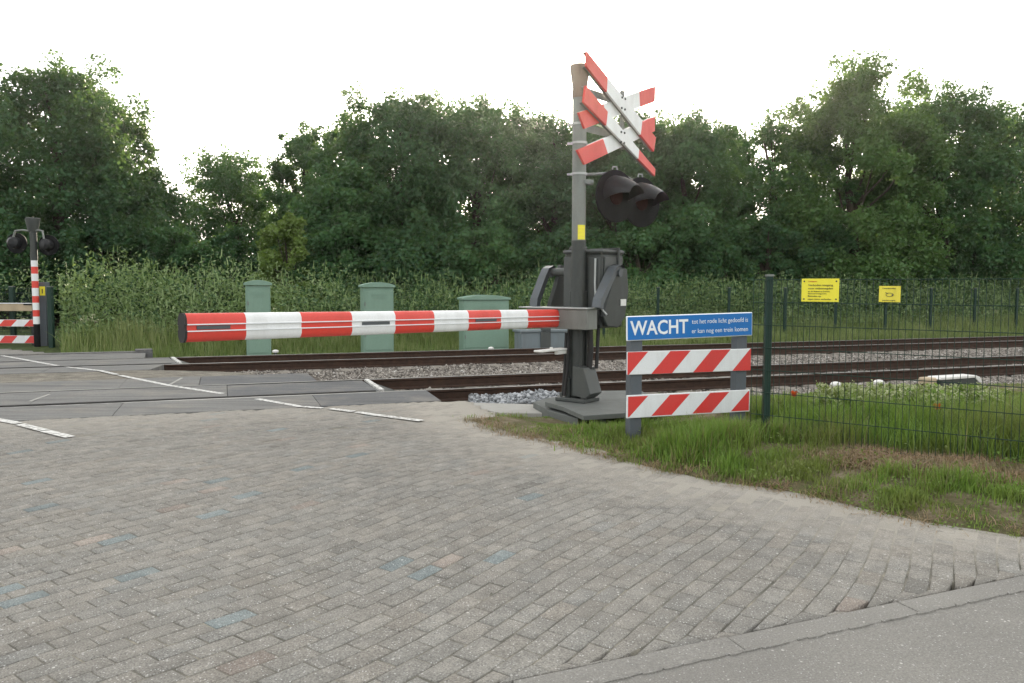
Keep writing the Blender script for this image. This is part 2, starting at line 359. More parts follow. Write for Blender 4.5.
# bricks
def in_paving(x,y):
    a,o=x*TD[0]+y*TD[1], x*TN[0]+y*TN[1]
    return (o>ku(a)-.08)&(o<10.12)&(a<verge_a(o)+.12)&(a>-9)
def bricks():
    L=.212; Wd=.106; gp=.004
    ang=R(53); ca,sa=math.cos(ang),math.sin(ang)
    nr=int(16/Wd); rows=np.arange(-nr,nr)
    V=[];T=[]
    cx,cy=-1.0,5.5
    allc=[]
    for r_ in rows:
        t0=r_*Wd
        off=(.5*L if r_%2 else 0)+random.uniform(-.022,.022)
        ks=np.arange(-62,62); s0=ks*L+off
        allc.append(np.stack([s0,np.full_like(s0,t0)],-1))
    C=np.concatenate(allc)
    def warp(s,t):
        t2=t+.085*np.sin(.95*s+.35*t+.6)+.03*np.sin(2.3*s-1.1*t)+.012*s*s*.25
        s2=s+.03*np.sin(1.3*t)
        return cx+ca*s2-sa*t2, cy+sa*s2+ca*t2
    mx,my=warp(C[:,0]+L/2,C[:,1]+Wd/2)
    k=in_paving(mx,my)&(np.abs(mx)<11); C=C[k]; n=len(C); mx=mx[k]; my=my[k]
    j=rng.normal(0,.0011,(n,8))
    half=gp/2+np.abs(rng.normal(.0008,.0016,n))
    bv=.004
    rotj=rng.normal(0,.012,n)
    tilt=rng.normal(0,.004,(n,2)); zc=rng.normal(0,.0007,n)
    low=rng.random(n)<.03; zc[low]-=rng.uniform(.001,.004,low.sum())
    rings=[(0,-.045),(0,-bv*.9),(bv,0.0)]
    vs=[]
    for ins,z in rings:
        for q,(us,ut) in enumerate(((0,0),(1,0),(1,1),(0,1))):
            cs=C[:,0]+ (half+ins+j[:,q]) if us==0 else C[:,0]+L-(half+ins)+j[:,q]
            ct=C[:,1]+ (half+ins+j[:,q+4]) if ut==0 else C[:,1]+Wd-(half+ins)+j[:,q+4]
            ds=cs-(C[:,0]+L/2); dt=ct-(C[:,1]+Wd/2)
            cs2=cs-dt*rotj; ct2=ct+ds*rotj
            x,y=warp(cs2,ct2)
            zz=z+zc+tilt[:,0]*ds+tilt[:,1]*dt+.006*hn(x,y,.9)+.002*hn(x,y,2.7)
            vs.append(np.stack([x,y,zz],-1))
    V=np.stack(vs,1).reshape(-1,3)         # n*12
    oo=V[:,0]*TN[0]+V[:,1]*TN[1]; aa_=V[:,0]*TD[0]+V[:,1]*TD[1]; dd=np.clip(oo,ku(aa_)+.004,10.11)-oo; V[:,0]+=dd*TN[0]; V[:,1]+=dd*TN[1]
    base=(np.arange(n)*12)[:,None]
    fl=[[8,9,10,11]]
    for r_ in (0,1):
        for q in range(4): fl.append([r_*4+q,r_*4+(q+1)%4,(r_+1)*4+(q+1)%4,(r_+1)*4+q])
    F=(base[:,None,:]+np.array(fl)[None]).reshape(-1,4)
    u=rng.random(n); cl=np.tile(np.array([[.230,.220,.203]]),(n,1))*rng.uniform(.93,1.07,(n,1))
    warm=rng.normal(0,.010,n); cl[:,0]*=1+warm; cl[:,2]*=1-warm
    # blueish and reddish replacements come in small clusters
    clus=hn(mx,my,1.3,3.0)
    b=(u<.012+.03*np.clip(clus,0,1)); cl[b]=np.array([.192,.218,.222])*rng.uniform(.88,1.15,(b.sum(),1))
    rd=(u>.978)&(hn(mx,my,.8,5.)>-.1); cl[rd]=np.array([.242,.212,.19])*rng.uniform(.9,1.12,(rd.sum(),1))
    dk=(u>.5)&(u<.52); cl[dk]*=.82
    cl4=np.concatenate([cl,np.ones((n,1))],1); CA=np.repeat(cl4,12,0)
    o=np_mesh('brick_paving',V,F,M['brick'],attr={'tint':('COLOR',CA),'dust':('F',dust_at(V[:,0],V[:,1]))})
    tag(o,kind='structure')
bricks()
# bed under the bricks; joints fill up with sand where it is dusty
xs=np.arange(-11,9,.1); ys=np.arange(-.5,14.5,.1)
def bedz(X,Y):
    a=X*TD[0]+Y*TD[1]; o=X*TN[0]+Y*TN[1]
    z=-.0042+.0042*np.clip(dust_at(X,Y)*1.15-.1,0,1)+.006*hn(X,Y,.9)+.002*hn(X,Y,2.7)
    z=np.where((o<ku(a)+.03)|(o>10.05)|(a>verge_a(o)+.5),-.30,z); return z
def bedm():
    t=NT('joint_sand'); p=t.pos(); du=t.n('ShaderNodeAttribute',attribute_name='dust').outputs['Fac']
    f=t.noise(p,150,4,.7); n2=t.noise(p,5,5,.65)
    dk=t.ramp(n2,[(.35,(.10,.096,.08)),(.5,(.155,.148,.125)),(.64,(.27,.25,.20))])
    c=t.mix(t.n('ShaderNodeMath',operation='MULTIPLY',i_0=du,i_1=1.1,use_clamp=True).outputs[0],dk,(.33,.31,.27))
    c=t.mix(1.0,c,t.ramp(f,[(.3,(.75,.75,.75)),(.7,(1.25,1.25,1.25))]),'MULTIPLY')
    t.pr(c,.95,0,t.bump(f,.5,.004),.2); return t.m
grid_sheet('paving_sand',xs,ys,bedz,bedm(),attr={'dust':lambda V:dust_at(V[:,0],V[:,1])})
# flush kerb strip and asphalt in the lower right foreground
k=MB()
a0=-8.0
while a0<20:
    L=1.0-.006
    c=[tr(a0,ku(a0)-.142+random.uniform(-.003,.003)),tr(a0+L,ku(a0+L)-.142+random.uniform(-.003,.003)),tr(a0+L,ku(a0+L)),tr(a0,ku(a0))]
    k.prism([q[:2] for q in c],-.1,.002+random.uniform(-.002,.002)); a0+=1.0
tag(k.build('kerb',M['kerb'],bevel=.006),kind='structure')
as_x=np.arange(-9,22,.25); as_y=np.arange(0,1.0001,.05)
def sheet_tr(name,As,Os,zf,mat,kind='structure'):
    A,O=np.meshgrid(As,Os); X=A*TD[0]+O*TN[0]; Y=A*TD[1]+O*TN[1]; Z=zf(A,O,X,Y)
    V=np.stack([X,Y,Z],-1).reshape(-1,3); nx,ny=len(As),len(Os); i=np.arange(nx*ny).reshape(ny,nx)
    F=np.stack([i[:-1,:-1],i[:-1,1:],i[1:,1:],i[1:,:-1]],-1).reshape(-1,4)
    return tag(np_mesh(name,V,F,mat,smooth=True),kind=kind)
A,T_=np.meshgrid(as_x,as_y); O=-8+(ku(A)-.145+8)*T_; X=A*TD[0]+O*TN[0]; Y=A*TD[1]+O*TN[1]; Z=.003*hn(X,Y,.7)-.001
_i=np.arange(A.size).reshape(A.shape)
tag(np_mesh('asphalt_road',np.stack([X,Y,Z],-1).reshape(-1,3),np.stack([_i[:-1,:-1],_i[:-1,1:],_i[1:,1:],_i[1:,:-1]],-1).reshape(-1,4),M['asphalt'],smooth=True),kind='structure')
# grit seam between kerb and asphalt, broken
sm=MB(); a0=-7
while a0<14:
    w=.002+.006*random.random(); L=random.uniform(.04,.16)
    kk=ku(a0)-.145; ke=ku(a0+L)-.145; sm.prism([tr(a0,kk-w)[:2],tr(a0+L*.5,(kk+ke)/2-w*1.5)[:2],tr(a0+L,ke-w*.5)[:2],tr(a0+L,ke+.006)[:2],tr(a0,kk+.006)[:2]],-.02,.0052); a0+=L*random.uniform(.9,1.4)
tag(sm.build('kerb_seam',M['kerb']),kind='structure')

# ---------------------------------------------------------------- track bed and crossing
OR4,OR3,OR2,OR1=11.25,12.83,16.5,18.06
ZB=-.20
def bedprof(A,O,X,Y):
    e=np.clip((O-9.75)/.35,0,1); e2=np.clip((20.6-O)/.8,0,1)
    return -.45+(ZB+.45)*np.minimum(e,e2)+.012*hn(X,Y,3)-.02
sheet_tr('track_bed',np.arange(-16,46,.3),np.arange(9.5,20.9,.15),bedprof,M['ballastbed'])
def octs(P,size,name,mat,label,cat,flat=.75):
    n=len(P); base=np.array([(1,0,0),(-1,0,0),(0,1,0),(0,-1,0),(0,0,1),(0,0,-1)],float)
    D=base[None]*rng.uniform(.6,1.25,(n,6,1))+rng.normal(0,.22,(n,6,3))
    th=rng.uniform(0,6.28,n); c,s=np.cos(th),np.sin(th)
    ph=rng.normal(0,.5,n); cp,sp=np.cos(ph),np.sin(ph)
    x=D[...,0]*c[:,None]-D[...,1]*s[:,None]; y=D[...,0]*s[:,None]+D[...,1]*c[:,None]; z=D[...,2]*flat
    y2=y*cp[:,None]-z*sp[:,None]; z2=y*sp[:,None]+z*cp[:,None]
    V=(np.stack([x,y2,z2],-1)*size[:,None,None]+P[:,None,:]).reshape(-1,3)
    f=np.array([(0,2,4),(2,1,4),(1,3,4),(3,0,4),(2,0,5),(1,2,5),(3,1,5),(0,3,5)])
    F=((np.arange(n)*6)[:,None,None]+f[None]).reshape(-1,3)
    o=np_mesh(name,V,F,mat); return tag(o,label,cat,kind='stuff')
def ballast():
    P=[];Sz=[]
    def strip(o0,o1,a0,a1,dens,sz):
        n=int((o1-o0)*(a1-a0)*dens); a=rng.uniform(a0,a1,n); o=rng.uniform(o0,o1,n)
        x=a*TD[0]+o*TN[0]; y=a*TD[1]+o*TN[1]
        heap=.03*np.clip(hn(x,y,1.5),-1,1)
        z=ZB+rng.normal(0,.008,n)+heap
        z-=np.clip((10.15-o)*.8,0,.22); z-=np.clip((o-19.7)*.35,0,.25)
        P.append(np.stack([x,y,z],-1)); Sz.append(rng.uniform(.6,1.25,n)*sz)
    strip(9.8,11.14,2.9,27,620,.028)
    strip(11.38,12.74,2.3,27,320,.027)
    strip(12.94,16.42,1.6,30,430,.029)
    strip(12.94,15.5,-1.2,1.6,0,.03)
    strip(15.4,16.42,-1.0,1.6,430,.028)
    strip(16.62,17.95,-.6,34,150,.028)
    strip(18.16,20.4,-1.3,36,260,.03)
    octs(np.concatenate(P),np.concatenate(Sz),'ballast',M['stone'],'grey brown crushed stone ballast lying between and beside the rails','ballast')
ballast()
# the heap of paler stones left of the mast foot
n=900; u=rng.uniform(470,572,n); v=rng.uniform(397.5,408,n)
P=np.array([at_z(a,b,-.10) for a,b in zip(u,v)]); P[:,2]=-.10+.05*rng.random(n)+.05*np.exp(-((u-540)/30)**2)
octs(P,rng.uniform(.022,.045,n),'pale_stones',M['stonepale'],'pale blue grey stones heaped beside the foot of the crossing mast','stones')

def rail(off,a0,a1,parent,ex=0):
    m=MB(); h=.172
    prof=[(-.036,0),(-.036,-.03),(-.014,-.045),(-.010,-.135),(-.070,-.155),(-.070,-h),(.070,-h),(.070,-.155),(.010,-.135),(.014,-.045),(.036,-.03),(.036,0),(.030,.004),(-.030,.004)]
    ps=[]
    for a in (a0,a1):
        for (o,z) in prof: ps.append(tr(a,off+o,z))
    n=len(prof)
    fs=[(i,(i+1)%n,n+(i+1)%n,n+i) for i in range(n)]
    m.add(ps,fs); m.add(ps,[tuple(range(n)),tuple(range(2*n-1,n-1,-1))])
    m.m=[1 if i in (11,12,13) else 0 for i in range(len(m.m))]
    o=m.build('rail',[M['rail'],M['railtop']],parent); return o
def track(oa,ob,a_open,label):
    c=(oa+ob)/2; t=thing('railway_track',label,'railway track',(0,0,0),0,'railway tracks through the crossing')
    rail(oa,-16,46,t); rail(ob,-16,46,t)
    m=MB(); m.box(-.13,.13,-1.25,1.25,-.10,.10,bev=.02)
    first=m.build('sleeper',M['sleeper'],t); first.rotation_euler=(0,0,TA); fx=MB()
    a=a_open+.3; i=0
    while a<30:
        if i==0: o=first
        else:
            o=first.copy(); COL.objects.link(o); o.parent=t
        o.location=tr(a,c,ZB-.075); a+=.62; i+=1
    return t
track(OR4,OR3,2.3,'nearer railway track with rusty brown rails, just behind the red and white barrier mast')
track(OR2,OR1,-.5,'farther railway track with rusty brown rails, running in front of the green cabinets')

def deck(a0,a1,o0,o1,mat,m,ea=None,eb=None,z=0.0,t=.16):
    c=[tr(a0,o0),tr(a1 if ea is None else ea,o0),tr(a1 if eb is None else eb,o1),tr(a0,o1)]
    m.prism([q[:2] for q in c],z-t,z,mat)
dk=MB()
G=.055
for (o0,o1,cuts,ea,eb,mi) in (
    (10.12,OR4-.045,[-12,-8.4,-4.8,-1.25,1.1],2.64,2.70,0),
    (OR4+.04+G,OR3-.04-G,[-12,-8.4,-4.8,-2.35,.0],2.06,2.02,0),
    (OR3+.045,14.12,[-12,-8.4,-4.8,-1.5,-.4],1.34,1.30,0),
    (15.55,OR2-.045,[-12,-8.4,-4.8,-3.0],-1.30,-1.12,0),
    (OR2+.04+G,OR1-.04-G,[-12,-8.4,-4.8,-2.6],-.87,-1.12,0),
    (OR1+.045,19.55,[-12,-8.4,-4.8,-3.2],-1.60,-1.70,0)):
    for i in range(len(cuts)):
        last=i==len(cuts)-1
        a0=cuts[i]; a1=cuts[i+1]-.006 if not last else None
        mm=1 if (last and o0<14.5) else 0
        zz=.004+random.uniform(-.003,.003)
        if last: deck(a0,0,o0,o1,mm,dk,ea,eb,zz)
        else: deck(a0,a1,o0,o1,mm,dk,None,None,zz)
# raised far edge beam with a block at its end
dk.prism([tr(-12,19.57)[:2],tr(-1.68,19.57)[:2],tr(-1.70,19.74)[:2],tr(-12,19.74)[:2]],-.15,.03,0)
dk.prism([tr(-1.90,19.45)[:2],tr(-1.55,19.45)[:2],tr(-1.59,19.80)[:2],tr(-1.94,19.80)[:2]],-.25,.075,1)
tag(dk.build('crossing_deck',[M['deck'],M['deckd']],bevel=.006),kind='structure')
# worn strips between the decks
sheet_tr('gravel_strip',np.arange(-12,1.35,.12),np.arange(14.13,15.56,.1),lambda A,O,X,Y:-.006+.01*hn(X,Y,2.3)-np.clip((A-.2)*.12,0,.2)-np.clip((A+1.2)*.06,0,.2),soil('worn_grit_strip',[(.3,(.12,.11,.09)),(.5,(.20,.185,.155)),(.7,(.29,.27,.225))],3.5,55))
sheet_tr('far_road',np.arange(-30,-1.9,.3),np.arange(19.76,40,.4),lambda A,O,X,Y:.0+.006*hn(X,Y,1)-.003-np.where(A>-3.0-(O-19.8)*.9,.5,0),M['asphalt'])
for (oo) in (OR4,OR3,OR2,OR1):   # groove bottoms
    pass
gr=MB()
for s,oo in ((1,OR4),(-1,OR3),(1,OR2),(-1,OR1)):
    x0=oo+s*.037; x1=oo+s*(.04+G)
    gr.prism([tr(-12,min(x0,x1))[:2],tr(2.0 if oo<14 else -1.0,min(x0,x1))[:2],tr(2.0 if oo<14 else -1.0,max(x0,x1))[:2],tr(-12,max(x0,x1))[:2]],-.16,-.045)
for s,oo,wd in ((1,OR4,.075),(-1,OR3,.012),(1,OR2,.06),(-1,OR1,.012)):  # black strips on the deck stand in for the shade of the grooves
    x1=oo+s*(.04+G); x2=x1+s*wd
    gr.prism([tr(-12,min(x1,x2))[:2],tr(2.0 if oo<14 else -1.0,min(x1,x2))[:2],tr(2.0 if oo<14 else -1.0,max(x1,x2))[:2],tr(-12,max(x1,x2))[:2]],-.1,.0105)
tag(gr.build('flange_groove_shade',M['rubber']),kind='structure')
# concrete strip beside the ballast
cs=MB(); cs.prism([tuple(at_z(u,v,-.03)[:2]) for u,v in ((462,403),(556,405.5),(556,414),(500,413.5),(478,409))],-.2,-.02)
tag(cs.build('concrete_edge_path',M['conc'],bevel=.01),kind='structure')

# painted lines
pl=MB()
def line(pts,w,z,dash=None):
    P=[np.array(p[:2]) for p in pts]
    for i in range(len(P)-1):
        d=P[i+1]-P[i]; L=np.linalg.norm(d); 
        if L<1e-6: continue
        d/=L; nn=np.array([-d[1],d[0]])*w/2
        pl.prism([tuple(P[i]-nn),tuple(P[i+1]-nn+d*.01),tuple(P[i+1]+nn+d*.01),tuple(P[i]+nn)],z-.002,z)
zA=.0098
for seg in ([(-14,352),(0,355.6),(30,361),(57,366)],[(66,367.3),(100,371)],[(100,371),(117,375)],[(120,375.8),(170,386),(222,394)],[(257,399.4),(300,407),(322,408.6)]):
    line([at_z(*p) for p in seg],.085,zA)
br=[(330,409.3),(353,412)],[(357,412.6),(372,415)],[(373,415.2),(395,418)],[(397,418.2),(421,421.3)],[(-8,419),(18,424)],[(20,425),(29,427.2)],[(30,427.6),(44,431)],[(45,431.6),(56,434.2)],[(57,434.6),(70,437.6)]
for seg in br: line([at_z(*p) for p in seg],.10,.0105)
tag(pl.build('road_marking',M['paint']),kind='structure')
# thin pale sealing joints on the deck
jt=MB()
for p,q in (((30,402),(49,395)),((170,385),(182,378.5))):
    P=at_z(*p)[:2];Q=at_z(*q)[:2]; d=(Q-P)/np.linalg.norm(Q-P); nn=np.array([-d[1],d[0]])*.02
    jt.prism([tuple(P-nn),tuple(Q-nn),tuple(Q+nn),tuple(P+nn)],.006,.0115)
for oo,a0,a1 in ((OR3-.012,-12,2.1),):
    jt.prism([tr(a0,oo-.022)[:2],tr(a1,oo-.022)[:2],tr(a1,oo+.022)[:2],tr(a0,oo+.022)[:2]],.0045,.006)
tag(jt.build('deck_joint',M['conc']),kind='structure')
# sloping deflector plates at the open ends of the decks
def deflector(a,oa,ob,label,sk=0):
    t=thing('deflector_plate',label,'deflector plate',tr(a,(oa+ob)/2,.002),TA+sk,'deflector plates at the deck ends')
    w=(ob-oa)/2-.12
    m=MB(); m.add([(0.0,-w,.0),(0.0,w,.0),(.42,w,-.16),(.42,-w,-.16),(0,-w,-.02),(0,w,-.02),(.42,w,-.18),(.42,-w,-.18)],[(0,3,2,1),(4,5,6,7),(0,1,5,4),(2,3,7,6),(0,4,7,3),(1,2,6,5)])
    m.build('plate',M['dsteel'],t)
    e=MB(); e.box(-.035,.03,-w,w,-.01,.022); e.build('white_edge',M['paint'],t)
deflector(2.09,OR4,OR3,'sloping dark plate with white edge where the nearer track leaves the deck')
deflector(-.95,OR2,OR1,'sloping dark plate with white edge where the farther track leaves the deck',R(9))

# ---------------------------------------------------------------- verge
def vz(A,O,X,Y):
    d=A-verge_a(O); h=.13*np.clip(d/.9,0,1)+.02*hn(X,Y,2.2)*np.clip(d/.3,0,1)+.012
    h=h-.028*np.clip(1-d/.15,0,1)
    h=np.where(O>9.2,h*(1-np.clip((O-9.2)/.6,0,1))-.25*np.clip((O-9.3)/.6,0,1),h)
    h=h*(1-.75*np.clip((5.1-A)/.8,0,1)*np.clip((O-5.9)/.5,0,1))-.06*np.clip((4.9-A)/.5,0,1)*np.clip((O-7.5)/.4,0,1)*np.clip((d-.45)/.4,0,1)
    h=h-.16*np.clip((O-7.6)/1.4,0,1)*np.clip((A-4.8)/.5,0,1)
    h=np.where((A<4.6)&(O>8.6),h-.10*np.clip((4.6-A)/.8,0,1)*np.clip((O-8.6)/.5,0,1),h)
    return h
def verge():
    Os=np.arange(2.95,10.1,.08); S_=np.concatenate([np.arange(-.05,3.5,.08),np.arange(3.5,26,.5)])
    Sg,O=np.meshgrid(S_,Os); A=verge_a(O)+Sg; X=A*TD[0]+O*TN[0]; Y=A*TD[1]+O*TN[1]; Z=vz(A,O,X,Y)
    V=np.stack([X,Y,Z],-1).reshape(-1,3); nx,ny=len(S_),len(Os); i=np.arange(nx*ny).reshape(ny,nx)
    F=np.stack([i[:-1,:-1],i[:-1,1:],i[1:,1:],i[1:,:-1]],-1).reshape(-1,4)
    tag(np_mesh('verge',V,F,M['soil'],smooth=True),kind='structure')
verge()
def far_bank(A,O,X,Y):
    return -.42+.42*np.clip((O-20)/2.2,0,1)+.05*hn(X,Y,1.1)
sheet_tr('far_verge',np.arange(-40,80,.8),np.arange(20,60,.6),far_bank,M['ground'])

# leaves as bent rhombs
def leaves(name,C,size,mat,parent=None,up=.35,out=None,asp=.55):
    n=len(C); nrm=rng.normal(0,1,(n,3)); nrm[:,2]+=up
    if out is not None: nrm+=out*.8
    nrm/=np.linalg.norm(nrm,axis=1)[:,None]
    t=rng.normal(0,1,(n,3)); t-=nrm*(t*nrm).sum(1)[:,None]; t/=np.linalg.norm(t,axis=1)[:,None]
    b=np.cross(nrm,t)
    s=size[:,None]
    V=np.stack([C-t*s*.5, C+b*s*asp*.5+nrm*s*.08, C+t*s*.5, C-b*s*asp*.5+nrm*s*.08],1).reshape(-1,3)
    F=np.arange(n*4).reshape(n,4)
    return np_mesh(name,V,F,mat,parent)
# blades
def blades(name,P,H,W,mat,label,cat,lean=.35,seg=3,stiff=None,kind='stuff'):
    n=len(P); th=rng.uniform(0,2*math.pi,n); d=np.stack([np.cos(th),np.sin(th),np.zeros(n)],-1)
    side=np.stack([-np.sin(th+rng.normal(0,.6,n)),np.cos(th),np.zeros(n)],-1); side/=np.linalg.norm(side,axis=1)[:,None]
    ln=np.abs(rng.normal(lean,lean*.6,n))
    V=[]
    for i in range(seg+1):
        f=i/seg; c=P+d*(ln*H*f*f)[:,None]+np.array([0,0,1])*(H*f*(1-.25*ln*f))[:,None]
        w=(W*(1-f)**.6 if i<seg else W*0.04)
        w=w*(1.0 if i else .7)
        V.append(c-side*w[:,None]/2 if hasattr(w,'__len__') else c); V.append(c+side*w[:,None]/2)
    V=np.stack(V,1).reshape(-1,3); k=2*(seg+1)
    f=np.array([(2*i,2*i+1,2*i+3,2*i+2) for i in range(seg)])
    F=((np.arange(n)*k)[:,None,None]+f[None]).reshape(-1,4)
    o=np_mesh(name,V,F,mat)
    return tag(o,label,cat,kind=kind) if label else o
def dry_mask(x,y):          # mown, dried patch along the foot of the fence
    # distance in front of the fence line
    fx,fy=2.27,7.08; s=(x-fx)*RX[0]+(y-fy)*RX[1]; q=(x-fx)*RY[0]+(y-fy)*RY[1]
    return np.clip(1.25-np.abs(q+.20+.14*hn(x,y,2))/.42,0,1)*np.clip((s-.35)/.5,0,1)
def verge_grass():
    N=230000; O=rng.uniform(2.96,9.6,N); A=verge_a(O)+rng.random(N)**1.5*np.where(O<6,4.2,7)
    far=rng.random(N)<.18; A[far]=verge_a(O[far])+rng.uniform(2,16,far.sum())
    X=A*TD[0]+O*TN[0]; Y=A*TD[1]+O*TN[1]; Z=vz(A,O,X,Y)
    d=A-verge_a(O)
    edge=np.clip((d-.02)/.32,0,1)
    nz=hn(X,Y,2.4,1.0); nz2=hn(X,Y,6.0,2.0)
    keep=(rng.random(N)<np.clip(-.02+edge*1.05+.75*nz*(1-edge)+.45*nz2,0,1))
    dm=dry_mask(X,Y); keep&=rng.random(N)>dm*1.5-.08
    cl_=hn(X,Y,3.3,4.0)+.5*hn(X,Y,8.0,1.0); keep&=rng.random(N)<np.clip(.62+.75*cl_,.10,1)
    # trampled, nearly bare soil left of the mast foot
    bare=((A<3.7)&(O>7.0)); keep&=~(bare&(rng.random(N)>np.clip(.25+.9*(nz+.1)+ (A-2.9)*.8,0.02,1)))
    keep&=~((O>9.15)&(A<4.7)); keep&=~((A<2.9+.15*hn(X,Y,3))&(O>7.0))
    # the seat of the mast platform
    X=X[keep];Y=Y[keep];Z=Z[keep];A=A[keep];O=O[keep];d=d[keep];nz=nz[keep];dm=dm[keep];n=len(X)
    fx,fy=2.27,7.08; q=(X-fx)*RY[0]+(Y-fy)*RY[1]; s=(X-fx)*RX[0]+(Y-fy)*RX[1]
    H=.05+.13*np.clip(d/.7,0,1)*(.8+.6*nz)
    # rank tall grass along and behind the fence
    tall=np.clip((q+.35)/.5,0,1)*np.clip((9.4-O)/.9,0,1)*np.clip((d-.5)/.6,0,1)
    H+= tall*(.20+.10*nz)
    H+= .20*np.exp(-(((X-1.95)/.55)**2+((Y-6.75)/.42)**2))
    H*= rng.uniform(.55,1.25,n)
    H=np.where(O>8.9,H*.55,H)
    cap=np.where(A<5.0+.0*O,1.5-.168*Y-Z,1.5-(.133+.014*rng.random(n))*Y-Z)
    H=np.where((A<5.0)&(O>6.2),np.minimum(H*.75,np.maximum(cap,.035)),np.minimum(H,np.maximum(cap,.04)))
    front=(q<-.12)&(s>.1); H=np.where(front,np.minimum(H,(.06+.05*nz+.03)*rng.uniform(.6,1.3,n)),H)
    H=np.where((A<4.3)&(O>7.55),H*.45,H); H=np.maximum(H,.018)
    H=H*np.clip(1+.5*hn(X,Y,7.5,1.7)+.35*hn(X,Y,3.3,4.0),.3,1.7)
    W=rng.uniform(.004,.009,n)*(1+.05*Y)
    r=rng.random(n)+.25*nz+.12*(1-np.clip(d/.35,0,1))
    P=np.stack([X,Y,Z-.01],-1)
    for nm,mk,sel,lab in (('grass','grass',(r<.5),'dark green roadside grass on the verge around the blue sign'),
                      ('fresh_grass','grassl',(r>=.5)&(r<.92),'bright fresh green grass tufts on the verge before the fence'),
                      ('dry_grass','grassdry',(r>=.92),'thin straw coloured dry grass stems among the green verge')):
        blades(nm,P[sel],H[sel],W[sel],M[mk],lab,'grass')
verge_grass()
def corner_tufts():
    P=[];H=[]
    for i in range(46):
        u=random.uniform(432,600); v=random.uniform(404,452) if u<520 else random.uniform(428,462)
        p=at_z(u,v,0); A,O=to_tr(p[0],p[1])
        if A<verge_a(O)+.02 or O>9.9: continue
        r=random.uniform(.03,.11); k=random.randint(25,110)
        q=np.stack([p[0]+rng.normal(0,r,k),p[1]+rng.normal(0,r,k)],-1); aa,oo=to_tr(q[:,0],q[:,1])
        P.append(np.stack([q[:,0],q[:,1],vz(aa,oo,q[:,0],q[:,1])],-1)); H.append(rng.uniform(.02,.085,k))
    P=np.concatenate(P);H=np.concatenate(H); n=len(P); r=rng.random(n)
    blades('low_weeds',P[r<.7],H[r<.7],rng.uniform(.006,.013,n)[r<.7],M['grassl'],'small green weed tufts on the sandy corner left of the mast','weeds',lean=.8)
    blades('withered_weeds',P[r>=.7],H[r>=.7],rng.uniform(.005,.01,n)[r>=.7],M['straw'],'small withered brown tufts on the sandy corner left of the mast','weeds',lean=.9)
corner_tufts()
def broadleaf():
    n=15000; O=rng.uniform(3.05,9.2,n); A=verge_a(O)+rng.random(n)**1.4*3.2; X=A*TD[0]+O*TN[0]; Y=A*TD[1]+O*TN[1]
    k=(hn(X,Y,4.5,6.)+.35*hn(X,Y,11,2.)>.12)&~((A<4.6)&(O>7.2))&(O<8.6); X,Y,A,O=X[k],Y[k],A[k],O[k]; d=A-verge_a(O)
    Z=vz(A,O,X,Y)+rng.uniform(.01,.05+.07*np.clip(d/.8,0,1),len(X))
    o=leaves('broad_leaves',np.stack([X,Y,Z],-1),rng.uniform(.014,.034,len(X)),M['grass'],up=1.6,asp=.6); tag(o,'small broad leaved weeds mixed into the roadside grass','weeds',kind='stuff')
    n=5200; O=rng.uniform(3.05,8.6,n); A=verge_a(O)+rng.normal(.06,.09,n); X=A*TD[0]+O*TN[0]; Y=A*TD[1]+O*TN[1]; k=hn(X,Y,5,3.)>-.25; X,Y,A,O=X[k],Y[k],A[k],O[k]
    blades('edge_litter',np.stack([X,Y,vz(A,O,X,Y)+.004],-1),rng.uniform(.02,.07,len(X)),rng.uniform(.003,.008,len(X)),M['straw'],'dead brown stalks and litter along the edge of the paving','grass',lean=1.4)
broadleaf()
def mown():
    n=26000; s=rng.uniform(.2,3.6,n); q=rng.normal(-.2,.3,n)
    X=2.27+RX[0]*s+RY[0]*q; Y=7.08+RX[1]*s+RY[1]*q
    A,O=to_tr(X,Y); dm=dry_mask(X,Y); k=(rng.random(n)<dm*1.6)&(O>3.0)
    X,Y,A,O=X[k],Y[k],A[k],O[k]; Z=vz(A,O,X,Y); n=len(X)
    blades('mown_grass',np.stack([X,Y,Z],-1),rng.uniform(.03,.08,n),rng.uniform(.005,.01,n),M['straw'],'dead reddish brown mown grass in a patch at the foot of the fence','grass',lean=1.1)
mown()
def tracksidegrass():
    n=90000; O=20.3+rng.random(n)*2.9; A=rng.uniform(-9,40,n)
    X=A*TD[0]+O*TN[0]; Y=A*TD[1]+O*TN[1]; k=~((512+FPX*X/Y<60)&(Y<20.6)); O,A=O[k],A[k]; n=len(O)
    X=A*TD[0]+O*TN[0]; Y=A*TD[1]+O*TN[1]; Z=far_bank(A,O,X,Y)
    nz=hn(X,Y,1.1)
    H=(.25+.22*np.clip((O-20.5)/1.5,0,1)+.10*nz)*rng.uniform(.6,1.3,n); W=rng.uniform(.014,.026,n)
    r=rng.random(n)+.3*nz; P=np.stack([X,Y,Z],-1)
    blades('meadow_grass',P[r<.5],H[r<.5],W[r<.5],M['meadow'],'green meadow grass on the bank behind the far track','grass')
    s=(r>=.5); blades('seeding_grass',P[s],H[s]*1.25,W[s]*.8,M['meadowdry'],'yellowish seeding grass on the bank behind the far track','grass',lean=.2)
tracksidegrass()

